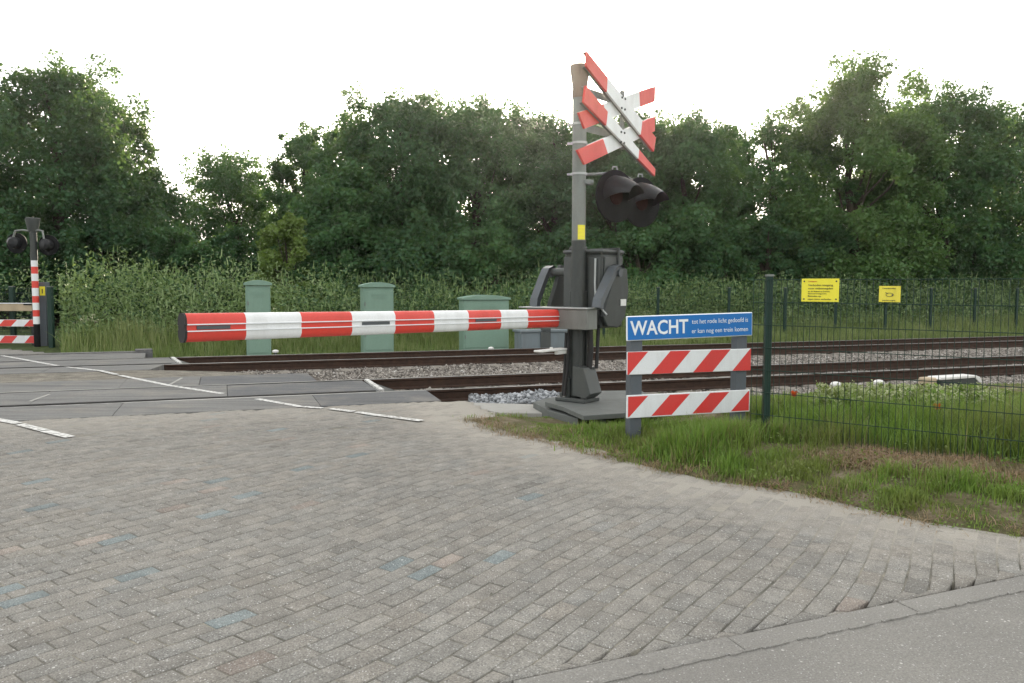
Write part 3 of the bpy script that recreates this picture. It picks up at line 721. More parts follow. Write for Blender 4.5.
def wild_weeds():       # pale flowering weeds behind the fence
    n=110; a=rng.uniform(0,1,n); c=[]; st=[]; fl=[]
    for i in range(n):
        u=random.uniform(815,992); Y=random.uniform(7.6,10.4); 
        if Y<6.4+ (u-768)*-.004+1.2: Y+=.8
        p=at_y(u,400,Y); A,O=to_tr(p[0],p[1]); z=float(vz(np.array(A),np.array(O),np.array(p[0]),np.array(p[1])))
        if O>9.3: continue
        h=min(random.uniform(.30,.50),1.5-random.uniform(.122,.134)*Y-z)
        if h<.12: continue
        for k in range(3):
            x=p[0]+random.gauss(0,.05); y=p[1]+random.gauss(0,.05); hh=h*random.uniform(.7,1.05)
            lx,ly=random.gauss(0,.05),random.gauss(0,.05)
            st.append([(x,y,z),(x+lx*.4,y+ly*.4,z+hh*.5),(x+lx,y+ly,z+hh)])
            m=34; f=rng.random(m)**.7; cc=np.stack([x+lx*f+rng.normal(0,.022,m),y+ly*f+rng.normal(0,.022,m),z+hh*(.25+.8*f)],-1)
            fl.append(cc[f>.55]); c.append(cc)
    mb=MB()
    for s in st: mb.tube(s,.004,4)
    tag(mb.build('weed_stems',M['grass']),'thin green stems of the weeds behind the fence','weeds',kind='stuff')
    C=np.concatenate(c); o=leaves('weed_leaves',C,rng.uniform(.03,.07,len(C)),M['grassl']); tag(o,'green leaves of the tall weeds behind the fence','weeds',kind='stuff')
    C=np.concatenate(fl); C=np.repeat(C,3,0)+rng.normal(0,.018,(len(C)*3,3)); o=leaves('flower_heads',C,rng.uniform(.016,.034,len(C)),M['weedwhite'],asp=.9); tag(o,'cream white flower heads of the weeds behind the fence','flowers',kind='stuff')
wild_weeds()
def poppy(u,v,Y,label):
    p=at_y(u,v,Y); A,O=to_tr(p[0],p[1]); z=float(vz(np.array(A),np.array(O),np.array(p[0]),np.array(p[1])))
    t=thing('poppy',label,'poppy',(p[0],p[1],z),0,'red poppies by the fence'); h=p[2]-z
    m=MB(); m.tube([(0,0,0),(.01,0,h*.5),(0,0,h)],.003,5); m.build('stem',M['grass'],t)
    for k in range(4):
        a=k*math.pi/2+.3; c,s=math.cos(a),math.sin(a); r=.034
        m=MB(); m.add([(0,0,h),(c*r*.6-s*r*.7,s*r*.6+c*r*.7,h+.016),(c*r*1.1,s*r*1.1,h+.024),(c*r*.6+s*r*.7,s*r*.6-c*r*.7,h+.016)],[(0,1,2,3)])
        m.add([(0,0,h),(c*r*.6-s*r*.7,s*r*.6+c*r*.7,h+.045),(c*r*.8,s*r*.8,h+.062),(c*r*.6+s*r*.7,s*r*.6-c*r*.7,h+.045)],[(0,1,2,3)])
        m.build('petal',M['poppy'],t)
poppy(794,397,7.6,'red poppy just right of the thick green fence post')
poppy(937,410,7.1,'red poppy behind the wire fence below the white lidded trackside box')

# ---------------------------------------------------------------- wire fences
def fence(name_label,cat,posts,h,z0,wires_z,vsp,rw,rv,pr,group,zbase=0.0,overs=(0,0),top_thin=True):
    P=[np.array(p) for p in posts]
    t=thing('wire_fence',name_label,cat,(P[0][0],P[0][1],zbase),0,group)
    o0=P[0]
    for i,p in enumerate(P):
        m=MB(); q=p-o0; m.box(q[0]-pr,q[0]+pr,q[1]-pr,q[1]+pr,-.25,h+.012,bev=.006)
        po=m.build('post',M['fence'],t)
        m=MB(); m.box(q[0]-pr-.003,q[0]+pr+.003,q[1]-pr-.003,q[1]+pr+.003,h+.004,h+.022); m.build('post_cap',M['galv'],po)
    for i in range(len(P)-1):
        a=P[i]-o0; b=P[i+1]-o0; L=np.linalg.norm(b-a); d=(b-a)/L; nn=np.array([d[1],-d[0]])
        if i==0: a=a-d*overs[0]; L+=overs[0]
        off=nn*(pr+.006); m=MB()
        for z in wires_z:
            A=a+off; B=a+d*L+off
            m.tube([(A[0],A[1],z),(B[0],B[1],z)],rw,5)
        k=int(L/vsp)
        for j in range(k+1):
            A=a+d*(j*vsp)+off-nn*(rw+rv)
            m.tube([(A[0],A[1],wires_z[0]-.03),(A[0],A[1],wires_z[-1]+(.0 if top_thin else .02))],rv,4,cap=False)
        m.build('mesh_panel',M['fence'],t)
    return t
F0=np.array([2.27,7.08]); 
fence('dark green wire mesh fence running from the blue sign to the right foreground','fence',[F0+RX*2.52*i for i in range(4)],1.59,0,[.165+.2*i for i in range(8)],.05,.0035,.0026,.028,'wire mesh fences',zbase=0.0,overs=(.13,0))
# far fence parallel to the track
pp=[]
for u in (604,658,729,785,836,886,931,975,1017,1056,1092,1126):
    k_=ray(u,300); k_=k_/k_[1]; kk=21.4/(k_[0]*TN[0]+TN[1]); pp.append(np.array([k_[0]*kk,kk]))
fence('low dark green mesh fence in the undergrowth behind the far track','fence',pp,1.45,0,[.1+.2*i for i in range(7)]+[1.42],.10,.0028,.0018,.04,'wire mesh fences',zbase=0.02)
# fence left of the far barrier
lp=at_z(52,346.5,0)[:2]
pp=[lp]+[lp+np.array([-1.55*i,.9+.1*i]) for i in range(1,5)]
t=fence('dark green mesh fence with a stout end post beside the distant striped pole','fence',pp,1.45,0,[.1+.2*i for i in range(7)]+[1.42],.07,.006,.004,.055,'wire mesh fences')

# yellow notices hanging on the fence
def text_obj(name,body,size,parent,mat,loc,rot=(R(90),0,0),align='LEFT',scale=(1,1,1),bold=0.0,extr=.0008,width=None):
    cu=bpy.data.curves.new(name,'FONT'); cu.body=body; cu.size=size; cu.align_x=align; cu.extrude=extr; cu.offset=bold; cu.resolution_u=3
    tmp=bpy.data.objects.new(name+'_tmp',cu); COL.objects.link(tmp)
    dg=bpy.context.evaluated_depsgraph_get(); dg.update()
    me=bpy.data.meshes.new_from_object(tmp.evaluated_get(dg)); COL.objects.unlink(tmp); bpy.data.objects.remove(tmp)
    if width:
        co=np.zeros(len(me.vertices)*3); me.vertices.foreach_get('co',co); co=co.reshape(-1,3)
        mn,mxx=co[:,0].min(),co[:,0].max(); co[:,0]=(co[:,0]-mn)*width/(mxx-mn)+ (0 if align=='LEFT' else -width/2); me.vertices.foreach_set('co',co.ravel())
    me.name=name; me.materials.clear(); me.materials.append(mat)
    o=link(name,me,parent); o.location=loc; o.rotation_euler=rot; return o
def fence_sign(u0,u1,v0,v1,mat,label,lines,small=False):
    N=np.array([RY[0],RY[1],0]); P=np.array([F0[0],F0[1],0])-N*.05
    a=at_plane(u0,(v0+v1)/2,P,N); b=at_plane(u1,(v0+v1)/2,P,N); zt=at_plane(u0,v0,P,N)[2]; zb=at_plane(u0,v1,P,N)[2]
    w=np.linalg.norm(b[:2]-a[:2]); h=zt-zb
    t=thing('notice',label,'notice sign',(a[0],a[1],zb),RAD,'yellow notices on the wire fence')
    m=MB(); m.box(0,w,0,.004,0,h,bev=.001); pn=m.build('panel',mat,t)
    for (x,z) in ((.022,.022),(w-.022,.022),(.022,h-.022),(w-.022,h-.022)):
        if small: break
        m=MB(); m.tube([(x,-.003,z),(x,.012,z)],.007,8); m.build('bolt',M['ink'],t)
    for (body,sz,fx,fz,mt,wd) in lines:
        text_obj('lettering',body,sz*h,pn,M[mt],(fx*w,-.0018,fz*h),width=wd*w if wd else None)
    return t,w,h
t,w,h=fence_sign(801.5,839,278.7,301.5,M['yellow'],'larger yellow warning notice with dark lettering, wired to the mesh fence nearer the post',[
    ('Levensgevaar',.085,.18,.86,'inkred',.24),('Verboden toegang',.12,.18,.68,'ink',.66),('voor onbevoegden',.12,.18,.54,'ink',.66),
    ('art. 461 Wetboek van Strafrecht',.075,.18,.42,'ink',.58),('Spoorwegwet',.075,.18,.33,'ink',.5),('Betreden op',.10,.18,.21,'ink',.35),('eigen risico verboden',.10,.18,.08,'ink',.62)])
t,w,h=fence_sign(879,900.5,286,302,M['yellow2'],'smaller amber yellow notice with a grey pictogram, on the mesh fence farther right',[
    ('Camerabewaking',.11,.15,.82,'ink',.62),('verboden toegang',.10,.15,.08,'ink',.62)],True)
m=MB(); pts=[(w*.5+w*.17*math.cos(a),-.0026,h*.46+h*.11*math.sin(a)) for a in np.linspace(0,6.283,25)]; m.tube(pts,.0018,4,cap=False)
m.tube([(w*.30,-.0026,h*.62),(w*.42,-.0026,h*.5)],.0018,4); m.box(w*.60,w*.68,-.004,-.001,h*.40,h*.48)
m.build('pictogram',M['dsteel2'],t)

# ---------------------------------------------------------------- WACHT sign
def clipx(poly,x0,x1):
    def half(p,f,val,gt):
        out=[]
        for i in range(len(p)):
            a,b=p[i],p[(i+1)%len(p)]; ia=(a[0]>=val) if gt else (a[0]<=val); ib=(b[0]>=val) if gt else (b[0]<=val)
            if ia: out.append(a)
            if ia!=ib:
                s=(val-a[0])/(b[0]-a[0]); out.append((val,a[1]+s*(b[1]-a[1])))
        return out
    p=half(poly,0,x0,True)
    return half(p,0,x1,False) if len(p)>2 else p
def striped_panel(w,h,z,parent,mats,cuts,lean,depth=.022,y=0.0,border=.006,label=None,x0=0.0,red_first=True,name='striped_board'):
    m=MB(); m.box(x0,x0+w,y,y+depth,z,z+h,0,bev=.004)
    c=[-1]+cuts+[2]
    for i in range(len(c)-1):
        if (i%2==0)!=red_first: continue
        poly=[(c[i],1),(c[i+1],1),(c[i+1]-lean,0),(c[i]-lean,0)]
        p=clipx(poly,0,1)
        if len(p)<3: continue
        q=[(x0+border+a*(w-2*border),y-.0015,z+border+b*(h-2*border)) for a,b in p]
        m.slab(q,(0,.0035,0),1)
    o=m.build(name,mats,parent)
    if label: o['label']=label
    return o
a=at_y(627.5,360,7.50); b=at_y(751,355,7.95); sd=(b-a)[:2]; sw=float(np.linalg.norm(sd)); sa_=math.atan2(sd[1],sd[0])
gz=.06
WS=thing('warning_sign','blue sign reading WACHT above two red and white striped boards on grey posts','sign',(a[0],a[1],gz),sa_)
def zat(u,v,P=a): 
    N=np.array([-math.sin(sa_),math.cos(sa_),0]); return at_plane(u,v,a,N)[2]-gz
for x in (.065,sw-.135):
    m=MB(); m.box(x-.02,x+.105,.024,.12,-.3,zat(640,317) if x<.5 else zat(740,315.5),bev=.006); m.build('post',M['postgrey'],WS)
zb=zat(627,341.5); zt=zat(627,316.5)
m=MB(); m.box(-.012,sw+.01,0,.022,zb,zt,1,bev=.005)
bb=m.build('blue_panel',[M['blue'],M['letter']],WS,bevel=.004)
m=MB(); e=.009; m.box(-.012+e,sw+.01-e,-.0022,.002,zb+e,zt-e,0,bev=.001); fld=m.build('blue_field',M['blue'],WS)
ph=zt-zb
for _o in (bb,fld): _o.rotation_euler=(0,-R(1.15),0); _o.location=(.021,0,.003)
text_obj('lettering',"WACHT",ph*.80,fld,M['letter'],(.022,-.0035,zb+ph*.24),width=sw*.455,bold=.0035)
text_obj('lettering',"tot het rode licht gedoofd is",ph*.27,fld,M['letter'],(.022+sw*.485,-.0035,zb+ph*.60),width=sw*.465,bold=-.0002)
text_obj('lettering',"er kan nog een trein komen",ph*.27,fld,M['letter'],(.022+sw*.485,-.0035,zb+ph*.21),width=sw*.465,bold=-.0002)
cuts=[.157,.333,.496,.667,.826,.993]
for v0,v1,lab,bd in ((352.0,375.0,'upper striped board without a border',.002),(395.5,418.5,'lower striped board with a white border and dirt spatters',.012)):
    zt=zat(627.5,v0); zb=zat(627.5,v1); striped_panel(sw,zt-zb,zb,WS,[M['sign_white'],M['sign_red']],cuts,.148,border=bd,label=lab)

# ---------------------------------------------------------------- crossing mast with barrier arm
MZ=.15
MP=at_z(579.5,400,MZ); MP=np.array([MP[0],9.5]); MP[0]=at_y(577.3,400,9.5)[0]
MAST=thing('crossing_barrier_mast','tall grey crossing mast with double red and white crosses and a lowered striped barrier arm','level crossing barrier',(MP[0],MP[1],MZ),RAD)
def w2l(p):
    q=np.array([p[0]-MP[0],p[1]-MP[1]]); return np.array([q@RX,q@RY,p[2]-MZ])
m=MB(); m.tube([(0,0,1.85),(0,0,3.55)],.081,20); m.build('pole',M['galv'],MAST,smooth=True)
m=MB(); m.tube([(0,0,.05),(0,0,1.89)],.086,16); m.box(-.10,.10,-.06,-.04,.05,.95); m.box(-.10,.10,.04,.06,.05,.95); m.box(-.022,.022,-.05,.05,.05,.95)
m.build('lower_pole',M['dsteel'],MAST,smooth=True)
m=MB(); m.tube([(0,0,3.54),(0,0,3.62),(0,0,3.64),(0,0,3.90),(0,0,3.915)],[.092,.092,.083,.120,.112],18); m.build('bell_housing',M['funnel'],MAST,smooth=True)
m=MB(); m.box(-.21,.21,-.17,.17,-.01,.035,bev=.008)
for x in (-.15,.15):
    for y in (-.12,.12): m.tube([(x,y,.03),(x,y,.09)],.018,6)
m.build('base_flange',M['dsteel2'],MAST)
# yellow plate on the pole
m=MB()
ang=[R(-52+q) for q in np.linspace(-12,52,6)]
ptsb=[(.0855*math.cos(q),.0855*math.sin(q)) for q in ang]
vs=[(x,y,1.90) for x,y in ptsb]+[(x,y,2.07) for x,y in ptsb]; n=len(ptsb)
vs=vs+[(x*1.03,y*1.03,z) for x,y,z in vs]
fs=[(i,i+1,n+i+1,n+i) for i in range(n-1)]+[(2*n+i,2*n+i+1,3*n+i+1,3*n+i) for i in range(n-1)]+[(0,n,3*n,2*n),(n-1,2*n-1,4*n-1,3*n-1)]+[(i,i+1,2*n+i+1,2*n+i) for i in range(n-1)]+[(n+i,n+i+1,3*n+i+1,3*n+i) for i in range(n-1)]
m.add(vs,fs); yp=m.build('yellow_label',M['yellow'],MAST)
m=MB()
for zz in (1.93,1.975,2.02): 
    q=[R(-52+s) for s in (-4,11,27,42)]
    for i in range(3):
        m.add([(.0895*math.cos(q[i]),.0895*math.sin(q[i]),zz),(.0895*math.cos(q[i+1]),.0895*math.sin(q[i+1]),zz),(.0895*math.cos(q[i+1]),.0895*math.sin(q[i+1]),zz+.008),(.0895*math.cos(q[i]),.0895*math.sin(q[i]),zz+.008)],[(0,1,2,3)])
m.build('print',M['yellow2'],yp)
# drive cabinet
m=MB(); m.box(-.27,.27,.09,.58,.86,1.74,bev=.02); cab=m.build('drive_cabinet',M['dsteel'],MAST)
m=MB(); m.box(-.285,.285,.07,.60,1.74,1.79,bev=.02); m.box(-.22,.0,.12,.2,1.79,1.83,bev=.01); m.build('cabinet_lid',M['dsteel2'],cab)
m=MB(); m.box(-.262,-.08,.075,.09,.90,1.70,bev=.004); m.box(.09,.25,.075,.09,.90,1.70,bev=.004); m.build('cabinet_door',M['dsteel2'],cab)
m=MB(); m.box(.272,.287,.13,.54,1.10,1.70,bev=.005); m.build('side_cover',M['dsteel2'],cab)
m=MB(); m.box(.288,.292,.27,.39,1.50,1.58); m.build('data_plate',M['capwhite'],cab)
m=MB(); m.box(.285,.31,.40,.44,.95,1.80,bev=.004); m.box(-.1,.31,.40,.44,1.792,1.815,bev=.004); m.build('strap',M['dsteel'],cab)
m=MB(); m.tube([(.20,.055,1.68),(.20,.05,1.40),(.21,.05,1.22),(.27,.05,1.12),(.36,.06,1.02)],.013,8); m.build('hose',M['galvl'],cab,smooth=True)
m=MB(); m.tube([(-.60,.24,1.53),(.38,.24,1.53)],.05,14); m.build('pivot_shaft',M['dsteel2'],MAST,smooth=True)
# two lifting arms, curved plates
def arm(x,th,y_bot,z_bot,mat,sl=1.0):
    m=MB()
    cl=[(y_bot+a_*sl,z_bot+b_,c_) for a_,b_,c_ in ((0,0,.11),(.02,.08,.11),(.25,.36,.095),(.33,.435,.10),(.42,.46,.09),(.49,.43,.07))]
    A=[];B=[]
    for i,(y,z,w) in enumerate(cl):
        y0,z0,_=cl[max(i-1,0)]; y1,z1,_=cl[min(i+1,len(cl)-1)]; d=np.array([y1-y0,z1-z0]); d/=np.linalg.norm(d); nn=np.array([-d[1],d[0]])
        A.append((y+nn[0]*w/2,z+nn[1]*w/2)); B.append((y-nn[0]*w/2,z-nn[1]*w/2))
    for i in range(len(cl)-1):
        q=[A[i],A[i+1],B[i+1],B[i]]; m.slab([(x-th/2,y,z) for y,z in q],(th,0,0))
        # flange
        q=[A[i],A[i+1]]; m.add([(x-th,q[0][0],q[0][1]+.004),(x+th,q[0][0],q[0][1]+.004),(x+th,q[1][0],q[1][1]+.004),(x-th,q[1][0],q[1][1]+.004)],[(0,1,2,3)])
    m.tube([(x-th*.9,y_bot+.40*sl,z_bot+.41),(x+th*.9,y_bot+.40*sl,z_bot+.41)],.045,12)
    return m.build('lifting_arm',mat,MAST)
arm(-.58,.055,-.06,1.10,M['bluegrey'],.72); arm(.36,.06,-.12,1.10,M['bluegrey'])
# dark counterweight plates hanging on the arms
def cw(x,th):
    m=MB(); q=[(.30,1.62),(.56,1.56),(.60,1.30),(.52,.98),(.36,.86),(.12,.88),(.02,1.00),(.10,1.18),(.22,1.40)]
    m.slab([(x-th/2,y,z) for y,z in q],(th,0,0)); return m.build('counterweight',M['dsteel'],MAST,bevel=.012)
cw(.315,.05); cw(-.48,.06)
m=MB(); m.box(.342,.352,.40,.52,1.12,1.20); m.build('number_plate',M['capwhite'],MAST)
# cross beam
m=MB(); m.box(-.56,.30,-.27,-.05,.855,1.09,bev=.006); m.build('cross_beam',M['midgrey'],MAST)
m=MB(); m.box(-.66,.32,-.30,-.02,1.093,1.107,bev=.003); m.build('beam_top_plate',M['galvl'],MAST)
m=MB(); m.box(-.10,.08,-.05,.09,.70,1.3,bev=.01); m.build('pole_clamp',M['dsteel'],MAST)
# barrier arm
def boom():
    bounds_px=[558,525,498,465.5,431,392,348.7,298,242.5,183]
    xb=-.13; zc=.975
    yb=[]
    P0=np.array([MP[0],MP[1]])+RX*xb
    for u in bounds_px:
        k=(u-512)/FPX     # x=k*y
        # P0.x - s*RY.x = k*(P0.y - s*RY.y)
        s=(P0[0]-k*P0[1])/(RY[0]-k*RY[1]); yb.append(-s)
    print('boom segs',[round(v,2) for v in yb])
    hh=.104; dd=.046; SL=.0150
    prof=[(.0,hh),(.018,hh*.985),(.032,hh*.86),(.043,hh*.62),(dd,hh*.30),(dd+.004,hh*.26),(dd+.004,hh*.20),(dd-.006,hh*.17),(dd-.006,-hh*.17),(dd+.004,-hh*.20),(dd+.004,-hh*.26),(dd,-hh*.30),(.043,-hh*.62),(.032,-hh*.86),(.018,-hh*.985),(.0,-hh)]
    full=prof+[(-a,b) for a,b in prof[::-1][1:-1]]
    n=len(full); ys=[-.27]+yb[1:]
    m=MB()
    for i in range(len(ys)-1):
        y0,y1=ys[i],ys[i+1]
        vs=[(xb+a,y0,zc+b-SL*y0) for a,b in full]+[(xb+a,y1,zc+b-SL*y1) for a,b in full]
        m.add(vs,[(q,(q+1)%n,n+(q+1)%n,n+q) for q in range(n)],i%2)
    o=m.build('barrier_arm',[M['red'],M['white'],M['galvl']],MAST,smooth=True)
    # ridge strips in pale metal
    rg=MB()
    for s in (-1,1):
        for zz in (.23,-.23):
            x=xb+s*(dd+.0042); y0,y1=ys[-1],ys[0]; rg.slab([(x,y0,zc+hh*zz-.004-SL*y0),(x,y1,zc+hh*zz-.004-SL*y1),(x,y1,zc+hh*zz+.004-SL*y1),(x,y0,zc+hh*zz+.004-SL*y0)],(s*.003,0,0))
    rg.build('ridge',M['letter'],o)
    m=MB(); y=ys[-1]; m.tube([(0,0,0),(0,0,0)],0,3) if False else None
    e=[(xb+a*1.05,y-.016,zc+b*1.03-SL*y) for a,b in full]; m.slab(e,(0,.018,0)); m.build('end_cap',M['rubber'],o)
    for i,(f0,f1) in ((8,(.16,.72)),(5,(.22,.86)),(2,(.2,.85))):
        for s in (-1,1):
            L0=ys[i+1]; L1=ys[i]; a=L0+(L1-L0)*f0; b=L0+(L1-L0)*f1
            x=xb+s*(dd-.004); m=MB(); m.slab([(x,a,zc-hh*.13-SL*a),(x,b,zc-hh*.13-SL*b),(x,b,zc+hh*.13-SL*b),(x,a,zc+hh*.13-SL*a)],(s*.004,0,0)); m.build('reflector',M['bluegrey'],o)
boom()
# white bracket low on the pole
m=MB(); m.box(-.13,-.08,-.30,.0,.555,.60,bev=.006); m.box(-.20,-.07,-.62,-.10,.598,.622,bev=.008); m.tube([(-.13,-.36,.62),(-.13,-.36,.645)],.02,10)
m.build('arm_stop',M['capwhite'],MAST)
# cables and foot box
m=MB(); m.tube([(.15,.03,.86),(.17,.02,.6),(.15,.02,.38)],.035,10); m.tube([(.21,.12,.86),(.20,.12,.6),(.20,.1,.38)],.022,8); m.tube([(-.11,-.08,.8),(-.12,-.09,.4),(-.14,-.10,.05)],.02,8)
m.tube([(-.06,-.10,.9),(-.07,-.11,.4),(-.10,-.13,.05)],.016,8)
m.build('cable',M['rubber'],MAST,smooth=True)
m=MB()
pr=[(.02,.03),(.20,.0),(.27,.06),(.17,.36),(.02,.38)]
m.slab([(x,-.14,z+.04) for x,z in pr],(0,.26,0)); m.build('foot_box',M['dsteel2'],MAST,bevel=.008)
m=MB(); m.box(-.12,-.05,-.10,.10,.03,.26,bev=.01); m.box(-.08,.02,.12,.18,.03,.70,bev=.01); m.build('foot_bracket',M['dsteel'],MAST)
# crosses: outlines put on the plane square to the road
def cross_bar(c,xo,fr,name='cross_bar',hole=None):
    N=np.array([RX[0],RX[1],0]); P=np.array([MP[0]+RX[0]*xo,MP[1]+RX[1]*xo,0])
    L=[w2l(at_plane(u,v,P,N)) for u,v in c]   # TL,TR,BR,BL
    TL,TR,BR,BL=[np.array(q) for q in L]
    m=MB(); th=.028
    f=[0,fr[0],fr[1],1]
    for i in range(3):
        a,b=f[i],f[i+1]; q=[TL+(TR-TL)*a,TL+(TR-TL)*b,BL+(BR-BL)*b,BL+(BR-BL)*a]
        m.slab(q,(-th,0,0),1 if i==1 else 0)
    # return flange along the lower edge
    dv=(BR-BL)/np.linalg.norm(BR-BL); up=np.array([0,-dv[2],dv[1]]); 
    if up[2]<0: up=-up
    q=[BL,BR,BR+up*.006,BL+up*.006]; m.slab([p+np.array([-.028,0,0]) for p in q],(-.035,0,0),2)
    q=[TL,TR,TR-up*.006,TL-up*.006]; m.slab([p+np.array([-.028,0,0]) for p in q],(-.035,0,0),2)
    o=m.build(name,[M['red'],M['white'],M['midgrey']],MAST)
    if hole:
        m=MB()
        for (u,v) in hole:
            p=w2l(at_plane(u,v,P,N)); m.tube([(p[0]-.002,p[1],p[2]),(p[0]+.010,p[1],p[2])],.014,8)
        m.build('bolt',M['dsteel'],o)
    return o
cross_bar([(579,112.5),(655.5,86.5),(655,101.5),(585,128.5)],.10,(.29,.765))
cross_bar([(577.5,150),(655,116.5),(655,131),(585,164.5)],.10,(.30,.80))
cross_bar([(587,51.5),(656,137.5),(654,151.5),(587,66.5)],.15,(.27,.78),hole=[(622,97.5),(625,99),(621.5,108),(624.7,109.5)])
cross_bar([(586,85.5),(655.5,169),(655,176),(584,102)],.15,(.285,.74),hole=[(621,132),(624.3,133),(621,142),(624,143)])
m=MB()
for z,z2 in ((2.62,2.66),(3.0,3.05)):
    pass
def wl(u,v,xo):
    N=np.array([RX[0],RX[1],0]); P=np.array([MP[0]+RX[0]*xo,MP[1]+RX[1]*xo,0]); return w2l(at_plane(u,v,P,N))
p=wl(622,137,.06); m.slab([(.05,0,p[2]-.06),(.05,p[1],p[2]-.04),(.05,p[1],p[2]+.04),(.05,0,p[2]+.03)],(.012,0,0))
p2=wl(622,103,.06); m.slab([(.05,0,p2[2]-.06),(.05,p2[1],p2[2]-.04),(.05,p2[1],p2[2]+.04),(.05,0,p2[2]+.03)],(.012,0,0))
m.box(.04,.075,p[1]-.03,p[1]+.03,p[2]-.15,p2[2]+.15)
m.build('cross_bracket',M['midgrey'],MAST)
m=MB()
for v in (124,143,174):
    p=wl(579,v,0); m.tube([(0,0,p[2]-.012),(0,0,p[2]+.012)],.094,20); m.tube([(-.09,-.03,p[2]),(-.135,-.05,p[2])],.014,8)
m.build('pole_strap',M['galvl'],MAST,smooth=True)
# lamps
lz1=w2l(at_y(617,196,9.9))
def lamp(y,z,x=.20):
    ca,sa=math.cos(R(-17)),math.sin(R(-17))
    class LB(MB):
        def build(s,*k,**w):
            s.v=[(x+(p[0]-x)*ca-(p[1]-y)*sa,y+(p[0]-x)*sa+(p[1]-y)*ca,p[2]) for p in s.v]
            return MB.build(s,*k,**w)
    t=LB(); n=32
    t.tube([(x-.012,y,z),(x+.012,y,z)],.315,n); b=t.build('lamp_backboard',M['black'],MAST,smooth=True)
    t=LB(); t.tube([(x-.20,y,z),(x-.16,y,z),(x-.01,y,z)],[.07,.125,.14],18); t.build('lamp_body',M['hood'],b,smooth=True)
    t=LB(); t.tube([(x+.013,y,z),(x+.022,y,z),(x+.030,y,z)],[.105,.10,.06],20); t.build('lens',M['lens'],b,smooth=True)
    # visor: a tapering half sleeve, open below
    t=LB(); k=20; A=[];B=[]
    rows=[(0,.215,.03),(.12,.195,.02),(.24,.165,.0),(.36,.125,-.03)]
    for r_,(dx,rr,dz) in enumerate(rows):
        sp=R(112-12*r_)
        for i in range(k+1):
            a=math.pi/2-sp+2*sp*i/k
            A.append((x+.013+dx,y+rr*math.cos(a),z+.005+rr*math.sin(a)+dz))
    vs=A+[(q[0],y+(q[1]-y)*.965,z+(q[2]-z)*.965) for q in A]; N_=len(A); fs=[]
    for r_ in range(len(rows)-1):
        for i in range(k):
            b0=r_*(k+1)+i; fs.append((b0,b0+1,b0+k+2,b0+k+1)); fs.append((N_+b0,N_+b0+1,N_+b0+k+2,N_+b0+k+1))
    last=(len(rows)-1)*(k+1)
    for i in range(k): fs.append((last+i,last+i+1,N_+last+i+1,N_+last+i))
    for r_ in range(len(rows)-1):
        for i in (0,k):
            b0=r_*(k+1)+i; fs.append((b0,b0+k+1,N_+b0+k+1,N_+b0))
    t.add(vs,fs); t.build('visor',M['hood'],b,smooth=True)
    t=LB(); t.tube([(x-.02,y-.04,z+.32),(x-.02,y-.03,z+.355),(x-.02,y+.03,z+.355),(x-.02,y+.04,z+.32)],.009,8); t.build('lifting_eye',M['galvl'],b)
lz=2.44
lamp(.50,lz); lamp(1.13,lz-.02)
m=MB(); m.tube([(.03,0,lz+.22),(.05,.25,lz+.25),(.10,.46,lz+.28),(.14,.50,lz+.28)],.016,8); m.tube([(.10,.46,lz+.28),(.13,.78,lz+.29),(.15,1.08,lz+.24)],.018,8)
m.tube([(.03,0,lz+.14),(.10,.14,lz+.14)],.028,8); m.box(.02,.10,-.02,.16,lz+.11,lz+.15)
m.build('lamp_bracket',M['galv'],MAST,smooth=True)

# platform at the foot
def Wz(u,v,z): return at_z(u,v,z)
PT=thing('steel_platform','grey walkway platform with a leg, under the foot of the barrier mast','platform',(MP[0],MP[1],0),0)
poly=[Wz(545,401.5,MZ-.01),Wz(563,406.5,MZ-.01),Wz(583.6,418.5-3,MZ-.01),Wz(652,411,MZ-.01),Wz(668,403,MZ-.01),Wz(640,390,MZ-.01),Wz(570,391,MZ-.01)]
m=MB(); m.prism([(p[0]-MP[0],p[1]-MP[1]) for p in poly],MZ-.065,MZ-.012); m.build('deck_plate',M['plateconc'],PT,bevel=.006)
poly=[Wz(533,403,.04),Wz(548,411.5,.04),Wz(578,420,.04),Wz(600,410,.04),Wz(585,398,.04),Wz(552,398,.04)]
m=MB(); m.prism([(p[0]-MP[0],p[1]-MP[1]) for p in poly],-.30,.055); m.build('foundation_block',M['plateconc'],PT,bevel=.008)
for (u,v) in ((603,424),(645,418),(560,401)):
    p=Wz(u,v,.0); m=MB(); m.box(p[0]-MP[0]-.03,p[0]-MP[0]+.03,p[1]-MP[1]-.03,p[1]-MP[1]+.03,-.3,MZ-.075); m.build('leg',M['plateconc'],PT)

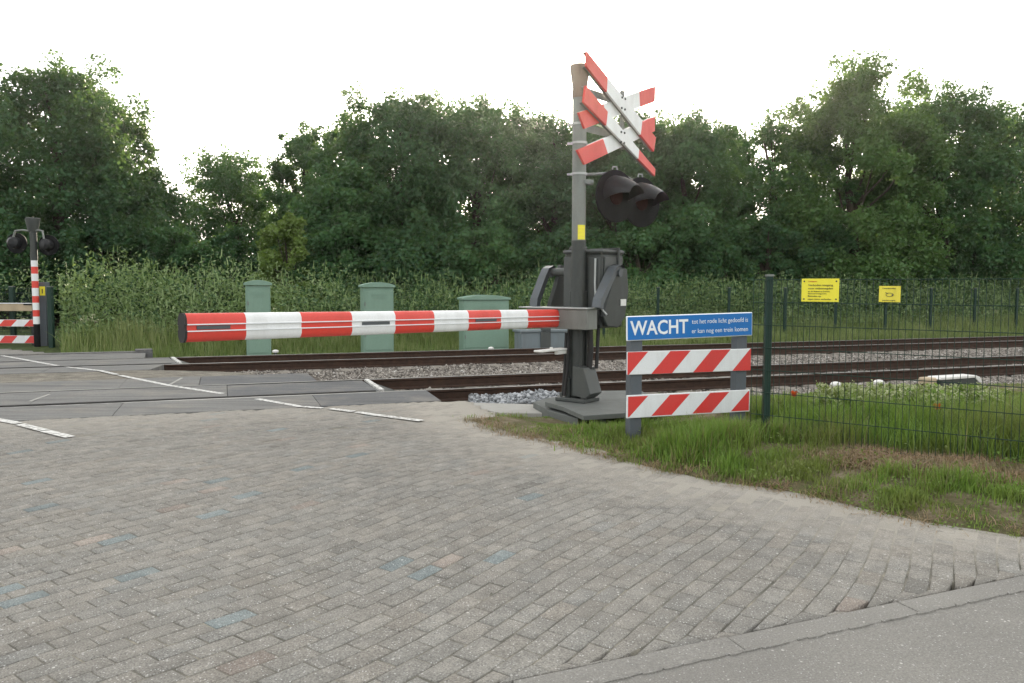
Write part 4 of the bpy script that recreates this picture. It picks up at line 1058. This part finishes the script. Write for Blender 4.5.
# ---------------------------------------------------------------- trackside cabinets
def cabinet(u0,u1,v0,off,label,w_frac=1,dep=.45,hfrac=None):
    # base on the bank behind the far rail
    uc=(u0+u1)/2; k=ray(uc,340); 
    # intersect ray direction with offset line
    s=off/(k[0]*TN[0]+k[1]*TN[1]); P=CP+k*s
    s0=off/((ray(u0,340)[:2])@TN); s1=off/((ray(u1,340)[:2])@TN)
    p0=ray(u0,340)[:2]*s0; p1=ray(u1,340)[:2]*s1; w=float(np.linalg.norm(p1-p0)); 
    zt=at_y(uc,v0,P[1])[2]; zg=-.35
    t=thing('trackside_cabinet',label,'cabinet',(P[0],P[1],zg),TA,'green trackside cabinets')
    h=zt-zg
    m=MB(); m.box(-w/2+.04,w/2-.04,0,dep,0,h-.13,bev=.008); b=m.build('housing',M['cabgreen'],t)
    m=MB(); m.box(-w/2+.08,w/2-.08,-.012,0,.25,h-.20,bev=.004); d=m.build('door',M['cabgreen'],b)
    m=MB(); m.box(w/2-.17,w/2-.15,-.03,-.012,h*.55,h*.55+.09,bev=.003); m.build('handle',M['galv'],d)
    for f in (.3,.7):
        m=MB(); m.tube([(-w/2+.085,-.018,h*f),(-w/2+.085,-.018,h*f+.09)],.012,8); m.build('hinge',M['galv'],d)
    m=MB()
    for i in range(5): m.box(-w*.2,w*.2,-.018,-.0125,h-.30-.028*i,h-.288-.028*i)
    m.build('vent_louvres',M['cabgreen'],d)
    m=MB(); q=[(-w/2,0),(-w/2,.05)]+[(-w/2+w*f,.05+.075*math.sin(math.pi*f)**.8) for f in np.linspace(.08,.92,9)]+[(w/2,.05),(w/2,0)]
    m.slab([(x,-.05,h-.125+z) for x,z in q],(0,dep+.1,0)); m.build('lid',M['cabgreen'],t,bevel=.006)
    m=MB(); m.box(-w/2+.02,w/2-.02,-.03,dep+.03,-.1,.12,bev=.01); m.build('plinth',M['conc'],t)
cabinet(245,273,280,19.95,'tall narrow green cabinet, leftmost of three behind the barrier arm')
cabinet(362,395.5,282.3,19.95,'green cabinet with curved lid, middle one of three behind the barrier arm')
cabinet(462.5,510.5,295,19.95,'low wide green cabinet with curved lid, rightmost of three behind the barrier arm')
# grey low cabinet partly behind the mast
P=at_y(545,336,19.6); t=thing('grey_trackside_box','low blue grey metal box on dark legs behind the barrier mast','cabinet',(P[0],P[1],-.3),TA)
m=MB(); m.box(-.62,.75,0,.5,.16,.68,bev=.012); m.build('housing',M['cabgrey'],t)
m=MB(); m.box(-.66,.79,-.04,.54,.68,.74,bev=.01); m.build('lid',M['cabgrey'],t)
m=MB(); m.box(-.12,.14,-.04,0,-.1,.9,bev=.006); m.build('support',M['dsteel2'],t)
# small white capped markers
def marker(u,v,off,zc,sz,label,st=.12):
    k=ray(u,v); s=off/(k[0]*TN[0]+k[1]*TN[1]); P=CP+k*s
    t=thing('cable_marker',label,'cable marker',(P[0],P[1],P[2]-st),TA,'white capped markers beside the rails')
    m=MB(); m.tube([(0,0,-.25),(0,0,st-.02)],sz*.42,10); m.build('stem',M['dsteel2'],t,smooth=True)
    m=MB(); m.tube([(0,0,st-.03),(0,0,st),(0,0,st+sz*.3),(0,0,st+sz*.42)],[sz*.95,sz,sz*.75,sz*.3],14); m.build('cap',M['capwhite'],t,smooth=True)
marker(275.5,351,18.75,0,.07,'small white capped marker below the leftmost green cabinet')
marker(491,348,18.75,0,.07,'small white capped marker below the rightmost green cabinet')
marker(836,384,9.85,0,.085,'white capped marker behind the fence, left one of a pair',.16)
marker(879,382,9.85,0,.085,'white capped marker behind the fence, right one of a pair',.16)
# white lidded box
P=at_y(954,384,12.6); t=thing('rail_equipment_box','low dark trackside box with a white lid lying behind the wire fence','equipment box',(P[0],P[1],-.09),TA+R(6))
m=MB(); m.box(-.46,.42,-.11,.11,-.08,.158,bev=.015); m.build('housing',M['dsteel'],t)
m=MB(); q=[(-.50,.03),(-.46,.055),(.36,.05),(.46,.02),(.52,-.07),(.46,-.08),(.34,.01),(-.50,.01)]; m.slab([(x,-.12,.15+z) for x,z in q]+[],(0,.24,0)); m.build('lid',M['capwhite'],t,bevel=.01)
m=MB(); m.box(-.72,-.53,-.1,.1,.06,.20,bev=.02); m.build('coupling',M['far_cream'],t)
m=MB(); m.tube([(-.7,0,.1),(-1.0,.1,.05),(-1.4,.5,.0)],.02,6); m.build('rod',M['rail'],t)

# ---------------------------------------------------------------- distant left side of the crossing
DP=at_z(37.5,346.5,0.0); DY=DP[1]; pxm=FPX/DY
FP=thing('distant_crossing_pole','distant crossing pole banded red and white with a black foot and two round lamps','crossing signal',(DP[0],DP[1],0),0)
def dz(v,u=37): return at_y(u,v,DY)[2]
m=MB(); bnds=[324,316.5,310,302.7,296,288,281,273.7,266.7,259.5]
zs=[dz(v) for v in bnds]
m.tube([(0,0,0),(0,0,zs[0])],.072,14,2)
for i in range(len(zs)-1): m.tube([(0,0,zs[i]),(0,0,zs[i+1])],.074,14,i%2,cap=False)
m.build('banded_post',[M['white'],M['red'],M['black']],FP,smooth=True)
m=MB(); m.tube([(0,0,zs[-1]-.02),(0,0,dz(228))],.08,12); m.build('upper_post',M['dsteel'],FP,smooth=True)
m=MB(); m.tube([(0,0,dz(232)),(0,0,dz(228)),(0,0,dz(218.5)),(0,0,dz(218))],[.09,.13,.17,.15],10); m.build('bell_housing',M['dsteel2'],FP,smooth=True)
for (u,v,s) in ((14,243,-1),(46,245,1)):
    p=at_y(u,v,DY)-DP; x=p[0]; z=p[2]+0
    m=MB(); m.tube([(x,.10,z),(x,.13,z)],.25,26); b=m.build('lamp_backboard',M['black'],FP,smooth=True)
    m=MB(); m.tube([(x-.02*s,-.12,z+.02),(x,-.08,z+.02),(x,.10,z)],[.08,.13,.14],14); m.build('lamp_body',M['hood'],b,smooth=True)
    m=MB(); zz=dz(231.5); m.tube([(0,-.02,zz),(x*.5,-.04,zz+.03),(x*.85,-.05,zz+.01),(x*.95,-.05,z+.14)],.025,8); m.build('lamp_bracket',M['galv'],b,smooth=True)
m=MB(); m.box(.0,.12,.10,.18,dz(286),dz(279)); m.build('small_plate',M['white'],FP) if False else None
# cabinet column beside it
p=at_y(44.5,345,DY+.25)
t=thing('meter_column','slim grey metal column with a yellow sticker beside the distant striped pole','column',(p[0],p[1],-.05),0)
m=MB(); m.box(-.12,.13,-.10,.10,0,dz(282)+.05,bev=.01); m.build('column_body',M['postgrey'],t)
m=MB(); zc=dz(291)+.05; m.box(-.01,.125,-.106,-.102,zc-.11,zc+.11); yl=m.build('yellow_sticker',M['yellow'],t)
m=MB(); m.box(.045,.07,-.1075,-.1065,zc-.06,zc+.05); m.build('print',M['ink'],yl)
# striped boards
p=at_y(-35,345,DY+.35); q=at_y(36,345,DY+.3); L=float(q[0]-p[0])
t=thing('striped_barrier_fence','pair of faded red and white striped boards on posts left of the distant pole','barrier fence',(p[0],p[1],0),0)
for v0,v1,ms,lab in ((320.3,327.3,[M['white'],M['red']],'upper striped board'),(336.5,344.3,[M['sign_white'],M['sign_red']],'lower faded striped board')):
    zt=dz(v0); zb=dz(v1); w=L
    pr_=.28/w*1.15; striped_panel(w,zt-zb,zb,t,ms,[.02+pr_*i for i in range(int(1.2/pr_))],-.12/w*-1.3,depth=.03,label=None)
for x in (.15,L-.02):
    m=MB(); m.box(x,x+.09,.035,.12,-.2,dz(318)); m.build('post',M['postgrey'],t)
# cream beam
t=thing('cream_beam','weathered cream beam lying level above the distant striped boards','barrier beam',(p[0],p[1]+.25,0),0)
m=MB(); m.box(0,L-.1,0,.10,dz(312),dz(304.5),bev=.01); bm_=m.build('beam',M['far_cream'],t)
m=MB(); m.box(0,L-.1,-.012,.112,dz(304.5)+.003,dz(303.8)+.006); m.build('capping',M['sign_white'],bm_)
m=MB(); m.box(L-.45,L-.25,-.014,-.002,dz(305.8),dz(304.4)); m.build('latch',M['black'],bm_)
for x in (.25,L-.35): 
    m=MB(); m.box(x,x+.09,.105,.19,-.2,dz(306)); m.build('post',M['dsteel2'],t)

# ---------------------------------------------------------------- undergrowth
def undergrowth():
    n=150000
    A=rng.uniform(-14,46,n); O=22.0+rng.random(n)**1.3*3.6
    X=A*TD[0]+O*TN[0]; Y=A*TD[1]+O*TN[1]
    U=512+FPX*X/Y
    # height of the thicket top against the place along the track
    top=np.interp(U,[-100,0,60,120,200,250,330,450,560,640,760,900,1024,1200],[1.2,1.4,1.75,1.85,1.75,1.6,1.38,1.3,1.4,1.5,1.55,1.55,1.6,1.65])
    top=top+.36*hn(X,Y,1.1)+.18*hn(X,Y,3.2,1.0)+(O-22.4)*.22
    rise=np.clip((O-22.0)/.9,0.12,1)**.6
    f=rng.random(n)**.75; Z=-.05+top*rise*f*rng.uniform(.8,1.05,n)
    k=~((U<60)&(Y<21.8)); X,Y,Z,U,f=X[k],Y[k],Z[k],U[k],f[k]; n=len(X)
    P=np.stack([X,Y,Z],-1)
    left=(U+60*hn(X,Y,.9)<320)
    sz=rng.uniform(.06,.15,n)
    r=rng.random(n)
    lt=(left&(r<.8))|((~left)&(r<np.where(U>590,.62,.34))&(f>.25))
    for nm,sel,mt,lab in (('bramble_thicket',lt,'leaf_shrub','pale grey green thicket of leafy shoots along the far fence'),('nettle_thicket',~lt,'leaf_shrubd','darker green tangled undergrowth below the trees')):
        o=leaves(nm,P[sel],sz[sel],M[mt],up=.5,asp=.42); tag(o,lab,'undergrowth',kind='stuff')
    # standing shoots
    ns=9000; i=rng.integers(0,n,ns); i=i[f[i]>.6]; Q=P[i]; 
    o=blades('shoots',Q,rng.uniform(.12,.32,len(Q)),rng.uniform(.03,.05,len(Q)),M['leaf_shrub'],'upright pale shoots standing out of the thicket','undergrowth',lean=.25)
undergrowth()

# ---------------------------------------------------------------- trees
def tree(u,vtop,halfw,Y,kind,label,seed,n=26000,low=.0,dens=1.0,name='deciduous_tree',lobes=95,holes=0.0,shape=1.0,leafs=None,group='trees behind the railway'):
    global rng
    rs=np.random.default_rng(seed); rnd=random.Random(seed)
    Y=max(Y,(26.6 if name!='shrub' else 26.0)/(TN[1]+TN[0]*(u-512)/FPX))
    base=at_y(u,300,Y); bx,by=base[0],base[1]; H=at_y(u,vtop-3,Y)[2]; rw=halfw*1.13/FPX*Y; n=int(n*1.65)
    t=thing(name,label,'tree' if name!='shrub' else 'shrub',(bx,by,0),0,group)
    zb=low; ch=H-zb
    # lobes
    Ls=[]
    for i in range(lobes):
        f=rs.random()**.9
        z=zb+ch*(.05+.84*f)
        env=(.82+.18*min(f/.25,1))*(1-f**3.0)**.55+.10
        R_=rw*env*(.15+.68*rs.random()**.55); th=rs.random()*6.283
        r=rw*(.25+.20*rs.random())*(1.06-.34*f)
        Ls.append((R_*math.cos(th),R_*math.sin(th),z,r,r*(.62+.3*rs.random())))
    for i in range(int(lobes*.5)):     # small sprays at the outline
        f=rs.random()*.93; z=zb+ch*(.15+.85*f); env=(1-f**3.0)**.55+.14
        th=rs.random()*6.283; R_=rw*env*rs.uniform(.70,.90); r=rw*rs.uniform(.12,.20)
        Ls.append((R_*math.cos(th),R_*math.sin(th),min(z,H-r*1.0),r,r*1.0))
    Ls.append((0,0,H-rw*.16,rw*.18,rw*.2)); Ls.append((rw*.08,-.1,H-rw*.36,rw*.28,rw*.28)); Ls.append((-rw*.12,.1,H-rw*.55,rw*.34,rw*.3))
    Ls=np.array(Ls); wgt=Ls[:,3]**2; wgt/=wgt.sum()
    li=rs.choice(len(Ls),n,p=wgt)
    d=rs.normal(0,1,(n,3)); d/=np.linalg.norm(d,axis=1)[:,None]
    # clumpy: offset directions gathered round sub-clump centres
    sub=rs.normal(0,1,(len(Ls),14,3)); sub/=np.linalg.norm(sub,axis=2)[...,None]
    sc=sub[li,rs.integers(0,14,n)]; d=d*.55+sc; d/=np.linalg.norm(d,axis=1)[:,None]
    rr=rs.random(n)**.33*rs.uniform(.72,1.06,n)
    C=np.stack([Ls[li,0]+d[:,0]*rr*Ls[li,3],Ls[li,1]+d[:,1]*rr*Ls[li,3],Ls[li,2]+d[:,2]*rr*Ls[li,4]],-1)
    C[:,2]=np.maximum(C[:,2],.15)
    if holes>0:
        hh=hn(C[:,0]*1.0,C[:,2]*1.0,1.5,seed); C_=hh>(-1+holes); C=C[C_]; d=d[C_]
    sv=rng; rng=rs
    m=len(C); sz=rs.uniform(.10,.205,m)*(leafs or 1.0)
    leaves('crown',C,sz,M[kind],t,up=.5,out=d[:m]*.5,asp=.62)
    rng=sv
    # trunk and limbs
    mb=MB(); r0=.07+.014*H
    P=[(0,0,-.4),(rnd.gauss(0,.1),0,H*.25),(rnd.gauss(0,.25),rnd.gauss(0,.2),H*.55),(rnd.gauss(0,.3),rnd.gauss(0,.3),H*.88)]
    mb.tube(P,[r0*1.25,r0,r0*.6,r0*.12],9)
    for L in Ls[:min(len(Ls),22)]:
        f=max(min((L[2]-.25*rw)/H*.8,.8),.12); q=f*3/ .88*.9; i=min(int(q),2); w=q-i
        s=np.array(P[i])*(1-w)+np.array(P[min(i+1,3)])*w; e=np.array(L[:3]); mid=(s+e)/2+np.array([0,0,-.12*rw])
        mb.tube([s,mid,e],[r0*.30,r0*.18,r0*.04],6,cap=False)
    mb.build('trunk',M['bark'],t,smooth=True)
T='leaf_dark leaf_mid leaf_light leaf_yellow'.split()
tree(62,56,92,30,'leaf_dark','tallest dark tree at the left behind the distant crossing pole',11,42000,.4)
tree(-40,74,90,31,'leaf_dark','dark broad tree cut by the left edge of the photo',12,30000,.4)
tree(150,178,52,33,'leaf_dark','lower dark tree at the right shoulder of the tallest left tree',13,16000,.3)
tree(232,147,56,40,'leaf_mid','round mid green tree with sky gaps, above the leftmost green cabinet',14,24000,.5)
tree(308,124,40,37,'leaf_mid','slender tree rising between the round tree and the big central one',15,20000,.5)
tree(398,86,76,31,'leaf_dark','big dark tree in the centre left, behind the middle green cabinet',16,38000,.3)
tree(478,93,62,32,'leaf_mid','central tree with a peaked top, above the rightmost green cabinet',17,32000,.3)
tree(548,112,58,33,'leaf_dark','dark tree directly behind the barrier mast, where the sun sets',18,28000,.3)
tree(622,104,60,32,'leaf_dark','dark tree behind the red and white crosses',19,30000,.3)
tree(690,110,56,31,'leaf_mid','mid green tree right of the two black lamps',20,30000,.3)
tree(765,108,46,34,'leaf_mid','thin tree with large sky gaps, left of the tall pointed tree',21,12000,.3,holes=.75)
tree(852,54,74,31,'leaf_light','tallest pointed light green tree above the yellow notices',22,44000,.3,shape=1.05)
tree(940,80,68,32,'leaf_mid','broad tree right of the tall pointed light green tree',23,36000,.3)
tree(1012,106,56,31,'leaf_dark','dark tree at the right edge of the photo',24,26000,.3)
tree(1095,104,70,32,'leaf_dark','dark tree outside the right edge, its branches reaching in',25,20000,.3)
tree(348,160,52,29.5,'leaf_mid','leafy lower tree leaning before the big central one',26,20000,.2)
tree(520,102,44,36,'leaf_dark','dark tree farther back, just left of the mast',51,18000,.3)
tree(585,108,46,37,'leaf_dark','dark tree farther back, just right of the mast',52,18000,.3)
tree(438,92,46,36,'leaf_mid','tree farther back between the two central crowns',53,18000,.3)
tree(655,112,44,37,'leaf_mid','tree farther back above the black lamps',54,18000,.3)
tree(728,128,36,36,'leaf_dark','dark tree farther back left of the thin gappy tree',55,14000,.3)
tree(896,92,46,37,'leaf_dark','tree farther back between the pointed and the broad tree',56,18000,.3)
tree(350,112,42,36,'leaf_dark','dark tree farther back at the left shoulder of the big central one',57,18000,.3)
tree(806,110,42,35,'leaf_mid','tree at the left shoulder of the tall pointed tree',58,16000,.3)
tree(110,92,52,32,'leaf_dark','dark tree at the right side of the tallest left tree',59,20000,.3)
# shrubs under the trees
def shrub(u,vtop,hw,Y,kind,label,seed,n=9000): tree(u,vtop,hw,Y,kind,label,seed,n,0.0,name='shrub',lobes=34,group='shrubs under the trees')
shrub(290,216,34,27.5,'leaf_yellow','yellow green bush glowing between the left trees',31,6000)
sh=[(10,225,60,28.5,'leaf_dark','dark bush under the left trees, at the left edge'),(105,215,52,29,'leaf_dark','dark bush under the tallest left tree'),(178,225,46,30,'leaf_mid','bush in the gap left of the round tree'),
(235,228,40,31,'leaf_dark','dark bush under the round tree'),(340,222,48,28.5,'leaf_mid','bush behind the middle green cabinet'),(420,228,52,28.5,'leaf_dark','dark bush between middle and right cabinets'),(495,225,48,28.5,'leaf_mid','bush behind the rightmost green cabinet'),
(570,225,48,29,'leaf_dark','dark bush directly behind the drive cabinet of the mast'),(640,225,48,28.5,'leaf_mid','bush behind the blue sign'),(712,222,46,28.5,'leaf_dark','dark bush left of the thick fence post'),(765,218,40,29,'leaf_dark','dark bush under the thin tree with gaps'),
(830,222,52,28.5,'leaf_dark','dark bush behind the larger yellow notice'),(905,225,52,28.5,'leaf_mid','bush behind the smaller yellow notice'),(985,225,52,28.5,'leaf_dark','dark bush near the right edge')]
for i,(u,v,hw,Y,kd,lab) in enumerate(sh): shrub(u,v,hw,Y,kd,lab,40+i,10000)

hz=MB(); hz.box(-90,90,-25,110,-1.5,16); hz=hz.build('added_veil',[]); tag(hz,'thin scattering air added to veil and lighten the dark trees','added_veil',kind='stuff')
hm=bpy.data.materials.new('added_veil_air'); hm.use_nodes=True; hm.node_tree.nodes.clear(); ho=hm.node_tree.nodes.new('ShaderNodeOutputMaterial'); pv=hm.node_tree.nodes.new('ShaderNodeVolumePrincipled')  # added scattering volume, lifts the trees in place of lens glare
pv.inputs['Density'].default_value=.00036; pv.inputs['Anisotropy'].default_value=.82; pv.inputs['Color'].default_value=(.95,.95,.95,1); hm.node_tree.links.new(pv.outputs[0],ho.inputs['Volume']); hz.data.materials.append(hm)
# ---------------------------------------------------------------- light, world, camera
SUN_EL=12.6; SUN_AZ=1.3     # degrees right of the viewing direction
w=bpy.data.worlds.new('World'); S.world=w; w.use_nodes=True; nt=w.node_tree; nt.nodes.clear()
sky=nt.nodes.new('ShaderNodeTexSky'); sky.sky_type='NISHITA'; sky.sun_disc=False; sky.sun_elevation=R(SUN_EL); sky.sun_rotation=R(SUN_AZ)
sky.air_density=1.0; sky.dust_density=3.0; sky.ozone_density=1.0
hs=nt.nodes.new('ShaderNodeHueSaturation'); hs.inputs['Saturation'].default_value=.38
bg=nt.nodes.new('ShaderNodeBackground'); bg.inputs[1].default_value=.15; wo=nt.nodes.new('ShaderNodeOutputWorld')
nt.links.new(sky.outputs[0],hs.inputs['Color']); mxw=nt.nodes.new('ShaderNodeMix'); mxw.data_type='RGBA'; mxw.inputs[0].default_value=.6; mxw.inputs[7].default_value=(4.8,4.72,4.58,1); nt.links.new(hs.outputs[0],mxw.inputs[6]); nt.links.new(mxw.outputs[2],bg.inputs[0]); nt.links.new(bg.outputs[0],wo.inputs[0])
sl=bpy.data.lights.new('sun','SUN'); sl.energy=4.2; sl.angle=R(.5); sl.color=(1,.86,.66); so=bpy.data.objects.new('sun',sl); COL.objects.link(so)
from mathutils import Vector, Matrix
dirv=Vector((math.sin(R(SUN_AZ))*math.cos(R(SUN_EL)),math.cos(R(SUN_AZ))*math.cos(R(SUN_EL)),math.sin(R(SUN_EL))))
so.rotation_euler=(dirv).to_track_quat('Z','Y').to_euler()
cd=bpy.data.cameras.new('camera'); co=bpy.data.objects.new('camera',cd); COL.objects.link(co); S.camera=co
cd.sensor_width=36; cd.lens=36*FPX/1024; cd.clip_end=3000; cd.clip_start=.05
mm=Matrix([[*CM[0],0],[*CM[1],0],[*CM[2],CH],[0,0,0,1]]); co.matrix_world=mm
S.render.engine='CYCLES'; S.render.resolution_x=1024; S.render.resolution_y=683
S.view_settings.view_transform='Standard'; S.view_settings.look='None'; S.view_settings.gamma=1; S.view_settings.exposure=1.5
S.cycles.max_bounces=8; S.cycles.transparent_max_bounces=4; S.cycles.diffuse_bounces=4
